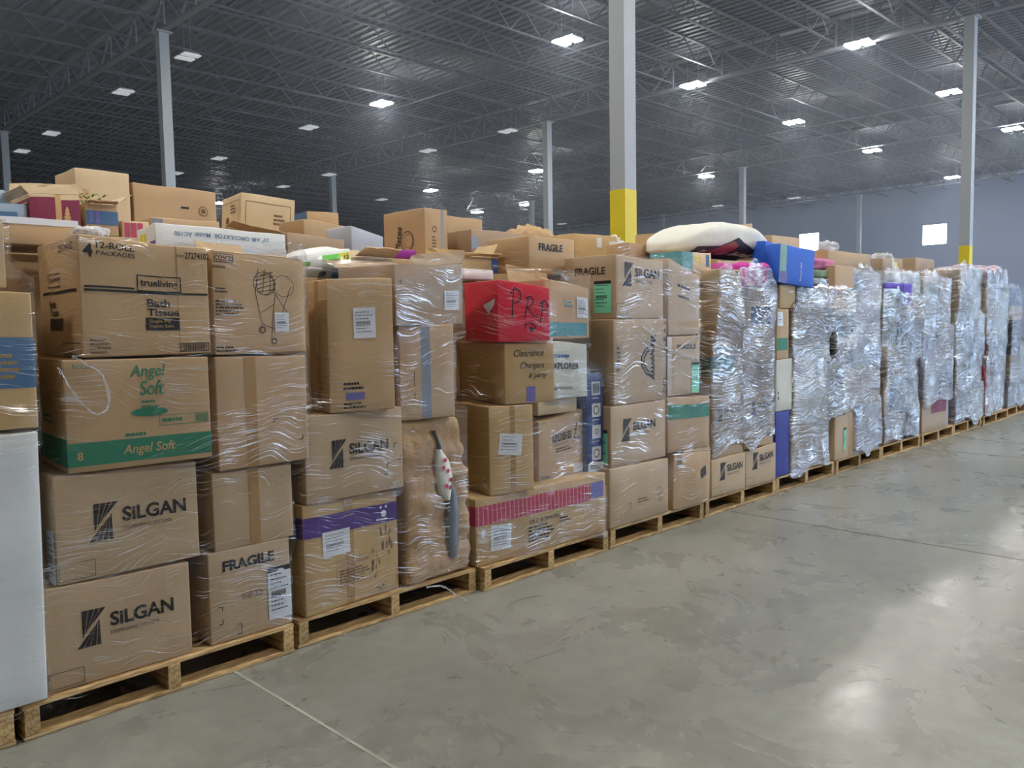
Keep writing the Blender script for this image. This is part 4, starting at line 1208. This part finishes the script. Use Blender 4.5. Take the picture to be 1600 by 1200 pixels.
# magenta fleece at the top right of pallet 5
blob('fleece_bundle', 'magenta fleece bundle under film, just below the white pillow', 'bag', 5.98, .03, 1.742, .44, .42, .20, SOFT['magenta'], e=.3, amp=.03, ns=9)
# large white pillow with dark printed underside
def pil(q):
    s = 1 - .55 * (abs(q.x) / .85) ** 2.2
    return Vector((q.x, q.y * (1 - .15 * (abs(q.x) / .85) ** 2), (q.z - .02) * s + .02 - .08 * (abs(q.x) / .85) ** 2 + .08))
po = blob('floor_pillow', 'big white pillow with a dark printed panel, lying on top of the pile', 'pillow', 5.66, .28, 1.965, 1.46, .62, .27, SOFT['white'],
          e=.55, amp=.015, ns=4, n=22, rec=False, warp=pil, flat=False)
def on_pillow(name, mat, pts, eps):
    """printed patch hugging the pillow front, found by casting onto the pillow mesh"""
    from mathutils.bvhtree import BVHTree
    me = po.data; bv = BVHTree.FromPolygons([v.co for v in me.vertices], [p.vertices for p in me.polygons])
    bm = bmesh.new()
    cx = sum(p[0] for p in pts) / len(pts); cz = sum(p[1] for p in pts) / len(pts)
    rings = []
    for k in range(7):
        t = k / 6
        r = []
        for a, c in pts:
            x, z = cx + (a - cx) * t, cz + (c - cz) * t
            hit = bv.ray_cast(Vector((x, -2, z)), Vector((0, 1, 0)))
            y = hit[0].y if hit[0] else None
            r.append((x, z, y))
        rings.append(r)
    n = len(pts)
    V = [[bm.verts.new((x, (y if y is not None else -.05) - eps, z)) for x, z, y in r] for r in rings[1:]]
    c0 = bm.verts.new((cx, (rings[0][0][2] or 0) - eps, cz))
    for i in range(n):
        j = (i + 1) % n
        bm.faces.new((c0, V[0][i], V[0][j]))
        for k in range(len(V) - 1): bm.faces.new((V[k][i], V[k + 1][i], V[k + 1][j], V[k][j]))
    bmesh.ops.recalc_face_normals(bm, faces=bm.faces[:])
    obj(name, bm, mat, po)
dense = lambda P: [(P[i][0] + (P[(i + 1) % len(P)][0] - P[i][0]) * k / 4, P[i][1] + (P[(i + 1) % len(P)][1] - P[i][1]) * k / 4) for i in range(len(P)) for k in range(4)]
on_pillow('dark_printed_panel', SOFT['darkprint'], dense([(-.60, .075), (-.58, .11), (-.30, .125), (-.14, .175), (-.06, .205), (.04, .17), (.24, .12), (.46, .115), (.46, .075), (.34, .045), (-.4, .045)]), .004)
on_pillow('brown_printed_panel', SOFT['brownprint'], dense([(-.40, .08), (-.28, .122), (-.12, .172), (-.04, .14), (-.08, .07), (-.34, .06)]), .008)

# blue glossy packages
def pack(label, x, o, z, w, d, h, rot, ty, txt):
    b = Carton('blue_package', label, x, o, z, w, h, d=d, rot=rot, mat='n', bulge=.008, amp=.004, tilty=ty, cat='package')
    b.rect('F', 0, 0, .17, 1, 'sage').text('F', txt, .60, .12, .028, .16, .0, 'whiteink', rot=90)
    b.rect('F', .02, .0, .2, .3, 'lavender', eps=.003)
    return b
pack('larger bright blue glossy package leaning on the pile, white upright lettering', 6.50, .0, 1.79, .56, .14, .32, -4, 4, 'Member\'s Mark')
b = Carton('blue_package', 'smaller blue glossy package half hidden behind the larger blue one', 6.62, .20, 1.775, .34, .38, d=.12, mat='n', tilty=4, cat='package')
b.text('F', 'Mark', .3, .4, .04, .12, 0, 'whiteink', rot=90)
# cloths
for nm, lb, x, o, z, w, d, h, mt in (
        ('folded_cloth', 'grey white folded cloth, lowest of the cloth heap beside the blue package', 7.22, .02, 1.777, .40, .4, .075, 'greywhite'),
        ('folded_cloth', 'sage green cloth in the heap beside the blue package', 7.24, .02, 1.84, .40, .4, .085, 'green'),
        ('rumpled_cloth', 'rumpled pink cloth on top of the cloth heap', 7.26, .03, 1.915, .46, .4, .115, 'pink')):
    blob(nm, lb, 'cloth', x, o, z, w, d, h, SOFT[mt], e=.4, amp=.02, ns=12, rec=False)
blob('plastic_wad', 'grey white wad of bunched film lying on the wide tan carton', 'film', 7.74, .15, 2.118, .34, .3, .10, M_WAD, e=.6, amp=.03, ns=14, rec=False)
blob('plastic_wad', 'sparkling knot of film standing up beside the white printed carton', 'film', 9.1, .10, 1.962, .22, .2, .20, M_WAD, e=.7, amp=.05, ns=18, rec=False)
blob('plastic_wad', 'small wad of film on the corner of the bath tissue carton', 'film', 1.08, .03, 1.845, .13, .10, .04, M_WAD, e=.6, amp=.02, ns=20, rec=False)
blob('plastic_wad', 'silvery crumpled film over the tan cartons behind the yellow column foot', 'film', 6.0, 1.5, 2.005, .5, .4, .28, M_WAD, e=.6, amp=.06, ns=9, rec=False)
# purple cloth: a strip with a hanging end
bm = bmesh.new()
def cl(x0, x1, z0, z1, nx, nz, off):
    g = [[bm.verts.new((x0 + (x1 - x0) * i / nx, Y0 - .012 + off + .010 * noise.noise(Vector((i * .6, j * .5, off * 9))), z0 + (z1 - z0) * j / nz)) for j in range(nz + 1)] for i in range(nx + 1)]
    h = [[bm.verts.new(v.co + Vector((0, .012, 0))) for v in r] for r in g]
    for i in range(nx):
        for j in range(nz):
            bm.faces.new((g[i][j], g[i + 1][j], g[i + 1][j + 1], g[i][j + 1])); bm.faces.new((h[i][j], h[i][j + 1], h[i + 1][j + 1], h[i + 1][j]))
    for j in range(nz):
        bm.faces.new((g[0][j], g[0][j + 1], h[0][j + 1], h[0][j])); bm.faces.new((g[nx][j], h[nx][j], h[nx][j + 1], g[nx][j + 1]))
    for i in range(nx):
        bm.faces.new((g[i][0], h[i][0], h[i + 1][0], g[i + 1][0])); bm.faces.new((g[i][nz], g[i + 1][nz], h[i + 1][nz], h[i][nz]))
cl(8.74, 9.22, 1.775, 1.83, 12, 3, 0); cl(9.22, 9.5, 1.60, 1.835, 6, 9, .0)
pc = obj('purple_cloth', bm, SOFT['purple'], None, (0, 0, 0), True); tag(pc, 'purple cloth strip with a hanging end, under the white printed carton', 'cloth')
# blue tub
blob('storage_tub', 'blue tub pressed under ringed film folds, low in a far pile', 'tub', 9.02, .01, .44, .72, .5, .395, SOFT['blue'], e=.25, amp=.006, ns=4)
blob('red_bag', 'shiny red bag at the foot of the far pile', 'bag', 12.22, .0, T, .27, .4, .675, SOFT['redbag'], e=.3, amp=.03, ns=10)
blob('film_bag', 'pinkish rounded bag in film crowning the far pile', 'bag', 12.2, .02, 1.852, .95, .75, .30, SOFT['pinkfilm'], e=.5, amp=.04, ns=5, n=16)

# ------------------------------------------------------------------ things showing over the top
Z1, Z2, Z3, Z4, Z5 = 1.992, 1.902, 1.952, 2.022, 2.002
b = box('light blue-grey carton with an open flap, at the left edge of the heap on top', 1.02, 1.36, Z1, .26, .135, d=.3, mat='b', open_top=True)
b.rect('F', .48, .42, .82, .70, 'slate').flap('B', 65, .12).flap('R', 55, .05, mat='t')
b = box('open tan carton with maroon lower half and a tan fir tree print', 1.285, 1.34, Z1, .235, .205, d=.36, mat='l', open_top=True, zl=-.02)
b.rect('F', 0, 0, .50, .93, 'maroon').rect('F', .62, 0, 1, .86, 'maroon').rect('L', 0, 0, 1, .9, 'maroon').rect('F', .50, 0, .62, 1, 'kraftink')
for i in range(5): b.poly('F', [(.73 * b.w - .028 + i * .004, .22 * b.h + i * .018), (.73 * b.w + .028 - i * .004, .22 * b.h + i * .018), (.73 * b.w, .36 * b.h + i * .018)], 'kraftink', 'printed_lettering', .004)
b.flap('F', 95, .05).flap('L', 50, .05).flap('B', 80, .10)
b = box('open tan carton with faded purple-blue panels and green leaves inside', 1.545, 1.34, Z1, .165, .165, d=.36, mat='t', open_top=True)
b.rect('F', 0, .35, 1, .78, 'slate').rect('F', .12, .38, .22, .75, 'lavender', eps=.003).rect('F', .3, .38, .42, .75, 'lavender', eps=.003).flap('F', 8, .05).flap('R', 35, .10).flap('B', 80, .13)
bm = bmesh.new(); r = random.Random(4)
for i in range(60):
    c = Vector((r.uniform(-.06, .06), r.uniform(-.06, .06), r.uniform(0, .07))); a = r.uniform(0, 6.3); l = .03
    d1 = Vector((math.cos(a), math.sin(a), r.uniform(-.2, .6))) * l; d2 = Vector((-math.sin(a), math.cos(a), 0)) * .008
    bm.faces.new([bm.verts.new(c), bm.verts.new(c + d1 * .5 + d2), bm.verts.new(c + d1), bm.verts.new(c + d1 * .5 - d2)])
lf = obj('leafy_greens', bm, SOFT['green2'], None, (1.62, Y0 + 1.47, Z1 + .155)); tag(lf, 'bunch of green artificial leaves inside the open carton on the heap', 'plant')
b = box('plain tan carton, highest of the heap on the left', 1.70, 1.95, Z1, .31, .45, d=.36, mat='l')
b = box('long plain carton with a small round print at its right end, on the heap', 2.03, 1.95, Z2, .53, .49, d=.36, mat='t', zr=-.01)
b.circle('F', .83, .72, .032, .005, 'faint').disc('F', .83, .72, .016, .016, 'faint').rect('F', .55, .73, .65, .755, 'ink')
b = box('small tan carton with three pink bars at the heap', 1.735, 1.36, Z1, .145, .09, d=.3, mat='l')
for i in range(3): b.rect('F', .08 + i * .24, 0, .28 + i * .24, .9, 'pink')
b = box('flat tan carton with a grey square print behind the white air circulator carton', 1.90, 1.38, Z1, .40, .125, d=.3, mat='t')
b.rect('F', 0, .25, .16, .95, 'greytape')
b = box('flat open carton with a red seal right behind the white air circulator carton', 2.34, 1.38, Z2, .36, .185, d=.36, mat='t', zr=-.05, open_top=True)
b.circle('F', .45, .82, .015, .006, 'red').flap('F', 20, .08)
b = box('long white carton printed AIR CIRCULATOR upside down, lying on its pile', 1.62, .64, 1.83, .66, .165, d=.26, rot=-4, mat='w', zr=-.02, tiltx=-3)
b.text('F', '20" AIR CIRCULATOR  Model: AC100', .86, .80, .022, .48, .01, 'slate', rot=180).rect('L', .2, .2, .5, .8, 'yellow').rect('L', .75, .0, 1, .5, 'purple').rect('F', .0, .0, 1, .42, 'paper').scribble('F', .3, .12, .62, .36, 3, 'green', eps=.004)
b = box('flat kraft carton lid with silvery film edge at the left edge', .40, .635, 1.862, .88, .115, d=.45, mat='t')
b.rect('F', 0, .75, 1, 1, 'paper')
b = box('tan carton with frame print on both faces, set askew high on the heap', 3.02, 2.53, 2.187, .42, .31, d=.44, rot=-8, mat='l', tilty=4)
b.frame('F', .08, .18, .92, .82, .004, 'faint').scribble('F', .6, .3, .85, .6, 3, 'faint').frame('L', .08, .15, .92, .85, .003, 'faint').scribble('L', .5, .55, .8, .78, 3, 'faint').disc('L', .35, .4, .04, .03, 'faint')
b = box('small tan carton with a pale corner flap beside the askew one', 3.60, 2.54, 2.157, .27, .25, d=.35, mat='t', rot=-10)
b.poly('F', [(.04, .02), (.16, .02), (.05, .08)], 'paper', 'paper_scrap', .003).rect('L', 0, .3, 1, 1, 'slate')
b = box('low tan carton in front of the small one with the pale corner flap', 3.12, 1.80, Z3, .36, .285, d=.34, mat='t', zr=-.03)
b = box('film-covered carton, golden left side with red print, beside the white pack', 2.72, 1.34, Z2, .42, .175, d=.46, mat='d', zr=-.02)
b.rect('L', .2, .2, .6, .6, 'red')
b = box('pale grey panel carton leaning beside the film-covered golden one', 3.21, 1.36, Z3, .26, .165, d=.3, mat='g', zl=.04, zr=-.02)
b = Carton('diaper_pack', 'white soft pack with green stripe, yellow patch and number 12', 2.36, .63, 1.76, .34, .165, d=.26, mat='w', bulge=.03, amp=.012, cat='package', zl=-.05)
(b.rect('F', .42, .68, .74, .88, 'lime').rect('F', .70, .60, .98, .90, 'yellow').text('F', '12', .82, .66, .025, .04, .02, 'ink', eps=.004).rect('F', .04, .48, .2, .66, 'lime')
 .disc('F', .42, .12, .022, .02, 'slate').disc('F', .68, .10, .03, .022, 'skyink'))
b = box('open tan carton with folded flaps right of the white pack', 2.74, .64, 1.76, .27, .12, d=.3, mat='l', open_top=True)
b.flap('F', 25, .10).flap('B', 60, .08)
b = box('low magenta carton at the foot of the plate drawing carton', 3.50, 1.335, Z3, .24, .062, d=.13, mat='v')
b = box('upright carton with a plate drawing and sideways word Plates', 3.93, 1.47, Z3, .22, .395, d=.50, mat='t', name='carton')
b.text('L', 'Plates', .42, .22, .065, .19, .02, 'ink', rot=82, shear=.2).circle('L', .60, .42, .075, .006).circle('L', .62, .42, .055, .004).text('L', 'um', .12, .12, .05, .08, .03, rot=90).circle('F', .4, .62, .022, .006, 'faint').scribble('F', .3, .2, .5, .5, 5, 'faint').rect('F', .72, .0, .82, 1, 'greytape', 'packing_tape')
b = box('plain tan carton right behind the plate drawing carton', 4.52, 1.95, Z4, .44, .365, d=.36, mat='t', zr=-.01)
b = box('greyish film-wrapped carton in front of the plain tan one', 4.28, 1.35, Z4, .56, .18, d=.4, mat='d')
b.rect('F', .0, .2, .12, .7, 'greytape')
b = box('open golden carton with a raised flap behind the red carton', 3.50, .63, 1.82, .36, .10, d=.32, mat='y', open_top=True)
b.flap('B', 85, .07).flap('F', 15, .05).flap('R', 50, .12, .2, .9).rect('F', .82, 0, 1, .9, 'blue')
b = box('flat carton far behind the FRAGILE cartons', 5.6, 2.54, 2.102, .76, .27, d=.4, mat='t')
b = blob('crumpled_paper', 'crumpled grey-tan paper poking over the flat carton', 'paper', 5.55, 1.95, Z5, .45, .4, .38, SOFT['kraftbag'], e=.6, amp=.06, ns=8, rec=False)
b = box('golden carton with a pale square panel at its right end, before the yellow column foot', 5.48, 1.35, Z5, .52, .245, d=.35, rot=-6, mat='y')
b.rect('F', .80, .1, .98, .8, 'paper').rect('F', .5, .55, .62, .9, 'paper')
b = box('tan carton numbered 40 beside the pillow tip', 5.56, .84, 1.86, .54, .27, d=.24, mat='t')
b.text('F', '40', .45, .66, .035, .07, .03)
b = box('tan carton showing above the left end of the pillow', 7.25, 1.62, 2.052, .60, .34, d=.4, mat='t')
b = box('big tan carton with a raised corner behind the pillow', 7.86, 1.40, 2.052, .74, .40, d=.4, mat='s', zl=-.14, zr=.10)
b = box('tan carton beside the far window, behind the blue packages', 9.25, 1.5, 2.002, .70, .47, d=.4, mat='s')
b = box('wide plain tan carton on top of the pallet past the blue packages', 7.56, .06, 1.966, .98, .145, d=.42, mat='t')
b.tape('F', 'greytape', .03, .05, .97)
b = box('small grey-tan carton next to the wide plain tan one', 8.82, .05, 1.966, .27, .12, d=.3, mat='d')
b = box('grey-brown carton high behind the tenth pallet', 10.1, .60, 1.94, .8, .26, d=.4, mat='d')
b.rect('F', .6, .5, .75, .8, 'yellow')
b = box('grey-brown carton behind the highest silver-white one', 11.4, .62, 1.94, .7, .3, d=.4, mat='d')
for i, (x, w, h) in enumerate(((8.9, .9, 2.1), (10.0, 1.0, 2.12), (11.15, 1.0, 2.14), (12.3, 1.0, 2.16))):
    box('bulk carton of the far second row, %s one beyond the purple cloth' % ORD[i], x, 1.36 if i else 2.45, .001, w, h, d=.9, mat='d', name='bulk_carton')
finish_boxes()

# ------------------------------------------------------------------ stretch film around each load
def hull(pts):
    pts = sorted(set(pts)); 
    def half(ps):
        h = []
        for p in ps:
            while len(h) > 1 and (h[-1][0] - h[-2][0]) * (p[1] - h[-2][1]) - (h[-1][1] - h[-2][1]) * (p[0] - h[-2][0]) <= 0: h.pop()
            h.append(p)
        return h
    a = half(pts); b_ = half(pts[::-1]); return a[:-1] + b_[:-1]
def film(i, label, zbot, ztop, mat, seed, xr=None, orng=(-.2, 1.2), rag=.05, skip=(), lump=.006):
    """taut shell over the convex outline of the load at every height"""
    recs = []
    xa, xb = xr or (PX[i] - .12, PX[i] + PW + .10)
    for (x, o, z, w, h, d, r) in [b.rec for b in BOXES if not any(k in b.o['label'] for k in skip)] + BLOBS:
        cx = x + w / 2
        if xa <= cx <= xb and orng[0] <= o <= orng[1] and not (z > 1.74 and (o > .5 or x + w > PX[i] + PW + .1)):
            c, s = math.cos(r), math.sin(r)
            cr = [(x, o), (x + w * c, o + w * s), (x + w * c - d * s, o + w * s + d * c), (x - d * s, o + d * c)]
            recs.append((z, z + h, cr))
    if not recs: return
    cxm = (xa + xb) / 2; cym = .55
    NA = 360; dz = .02
    n = int((ztop - zbot) / dz)
    R = []
    for k in range(n + 1):
        z = zbot + (ztop - zbot) * k / n
        pts = []
        for z0, z1, cr in recs:
            if z0 - .06 <= z <= z1 + .06: pts += [(a, b_) for a, b_ in cr]
        if not pts:
            R.append(None); continue
        H = hull(pts); row = []
        for a in range(NA):
            th = -PI * .5 + 2 * PI * a / NA
            dx, dy = math.cos(th), math.sin(th); best = .1
            for q in range(len(H)):
                p, p2 = H[q], H[(q + 1) % len(H)]
                ex, ey = p2[0] - p[0], p2[1] - p[1]
                den = dx * ey - dy * ex
                if abs(den) < 1e-9: continue
                t = ((p[0] - cxm) * ey - (p[1] - cym) * ex) / den
                u = ((p[0] - cxm) * dy - (p[1] - cym) * dx) / den
                if t > 0 and -1e-6 <= u <= 1 + 1e-6: best = max(best, t)
            row.append(best)
        R.append(row)
    last = next(r for r in R if r)
    for k in range(len(R)):
        if R[k] is None: R[k] = last
        last = R[k]
    # the largest of neighbours, then smooth, keeps the film outside the load
    M = [[max(R[max(0, k - 1)][a], R[k][a], R[min(n, k + 1)][a]) for a in range(NA)] for k in range(n + 1)]
    S = [[(M[max(0, k - 1)][a] + M[k][a] * 2 + M[min(n, k + 1)][a]) / 4 for a in range(NA)] for k in range(n + 1)]
    bm = bmesh.new(); uvl = bm.loops.layers.uv.new('UVMap')
    G = []; UV = {}
    for k in range(n + 1):
        row = []; sl = 0; prev = None
        for a in range(NA):
            th = -PI * .5 + 2 * PI * a / NA
            z = zbot + (ztop - zbot) * k / n
            if k == 0: z += rag * 1.5 * (noise.noise(Vector((math.cos(th) * 2, math.sin(th) * 2 + seed, 1))))
            if k >= n - 1: z += rag * (noise.noise(Vector((math.cos(th) * 4, math.sin(th) * 4 + seed, 7))))
            c1, s1 = math.cos(th), math.sin(th)
            wv = noise.noise(Vector((c1 * 5, s1 * 5, z * 15 + c1 * 5 + seed))) * .5 + .5
            wv += (noise.noise(Vector((c1 * 9 + 4, s1 * 9, z * 42 + c1 * 12 + seed))) * .5 + .5) * .5
            wv += max(0, noise.noise(Vector((c1 * 2.2, s1 * 2.2, z * 3 + seed * 2)))) * 2.2
            rr = max(S[k][a], R[k][a]) + .011 + lump * wv
            if k >= n - 1: rr -= .01
            p = Vector((cxm + rr * math.cos(th), Y0 + cym + rr * math.sin(th), z))
            v = bm.verts.new(p); row.append(v)
            UV[v] = (th, z)
        G.append(row)
    # perimeter length at mid height for the fold pattern
    mid = G[n // 2]; acc = [0]
    for a in range(1, NA): acc.append(acc[-1] + (mid[a].co.xy - mid[a - 1].co.xy).length)
    tot = acc[-1] + (mid[0].co.xy - mid[-1].co.xy).length
    for k in range(n):
        for a in range(NA):
            b_ = (a + 1) % NA
            f = bm.faces.new((G[k][a], G[k][b_], G[k + 1][b_], G[k + 1][a])); f.smooth = True
            us = (acc[a], acc[b_] if b_ else tot, acc[b_] if b_ else tot, acc[a])
            for lp, u in zip(f.loops, us): lp[uvl].uv = (u + seed * 3.1, lp.vert.co.z + seed)
    o = obj('stretch_wrap', bm, FILM[mat], None, (0, 0, 0))
    for p in o.data.polygons: p.use_smooth = True
    tag(o, label, 'plastic wrap', 'stretch film around the pallet loads')
    return o
def tail(parent, pts, r=.005):
    """a loose rope of twisted film"""
    bm = bmesh.new(); P = [Vector((x, Y0 + o, z)) for x, o, z in pts]; rr = random.Random(len(pts))
    Q = []
    for i in range(len(P) - 1):
        p0, p1, p2, p3 = P[max(0, i - 1)], P[i], P[i + 1], P[min(len(P) - 1, i + 2)]
        for k in range(5):
            t = k / 5
            Q.append(.5 * (2 * p1 + (p2 - p0) * t + (2 * p0 - 5 * p1 + 4 * p2 - p3) * t * t + (3 * p1 - p0 - 3 * p2 + p3) * t ** 3))
    Q.append(P[-1])
    for k in range(3):
        off = [Vector((rr.uniform(-r, r), rr.uniform(-r, r) * .5, rr.uniform(-r, r))) for _ in Q]
        for i in range(len(Q) - 1): add_bar(bm, Q[i] + off[i], Q[i + 1] + off[i + 1], r * .30, r * .18)
    return obj('loose_tail', bm, M_WAD, parent)
film(0, 'film round the pallet load cut off by the left edge', .12, 1.93, 'light', 1)
w1 = film(1, 'thin film round the bath tissue and dispenser carton load', .13, 1.86, 'light', 2)
tail(w1, [(1.02, -.035, 1.40), (1.08, -.04, 1.36), (1.12, -.045, 1.32), (1.135, -.045, 1.22), (1.10, -.045, 1.18), (1.05, -.04, 1.21), (1.0, -.035, 1.30), (.97, -.03, 1.36)])
w2 = film(2, 'thin film round the load with the purple-banded carton', .15, 1.83, 'light', 3)
tail(w2, [(2.66, -.02, .13), (2.74, -.03, .12), (2.80, -.035, .09), (2.84, -.05, .05), (2.90, -.07, .01)])
film(3, 'film round the load with the red carton', .15, 1.84, 'light', 4)
w4 = film(4, 'folded film round the tall middle tower of cartons', .14, 1.97, 'clear', 5)
tail(w4, [(4.55, -.03, 1.46), (4.80, -.035, 1.31), (4.90, -.04, 1.27), (5.05, -.035, 1.32), (5.25, -.03, 1.38)], .008)
tail(w4, [(4.60, -.03, 1.36), (4.90, -.04, 1.27), (5.22, -.03, 1.20)], .008)
film(5, 'milky folded film over the load below the white pillow',   .50, 1.90, 'mid', 6, rag=.10, lump=.010)
film(6, 'bluish milky film round the load beside the indigo slab', .14, 1.80, 'heavy', 7, rag=.08, lump=.012, xr=(6.95, 7.75))
film(7, 'milky film round the load above the bare mint-labelled carton', .16, 1.98, 'heavy', 8, rag=.1, lump=.012, skip=('bare carton with a mint', 'bare orange-tan'))
film(8, 'milky film round the load with the blue tub', .16, 1.98, 'heavy', 9, rag=.08, lump=.014)
film(9, 'milky film round the load standing on the maroon-patched carton', .50, 2.0, 'heavy', 10, rag=.1, lump=.014)
film(10, 'bright milky film round the highest silver-white load', .16, 2.1, 'heavy', 11, rag=.1, lump=.016)
film(11, 'film round the load with the red bag', .16, 2.1, 'heavy', 12, rag=.1, lump=.016)
film(12, 'film round the last load with the dark bin', .16, 1.9, 'mid', 13, rag=.08)
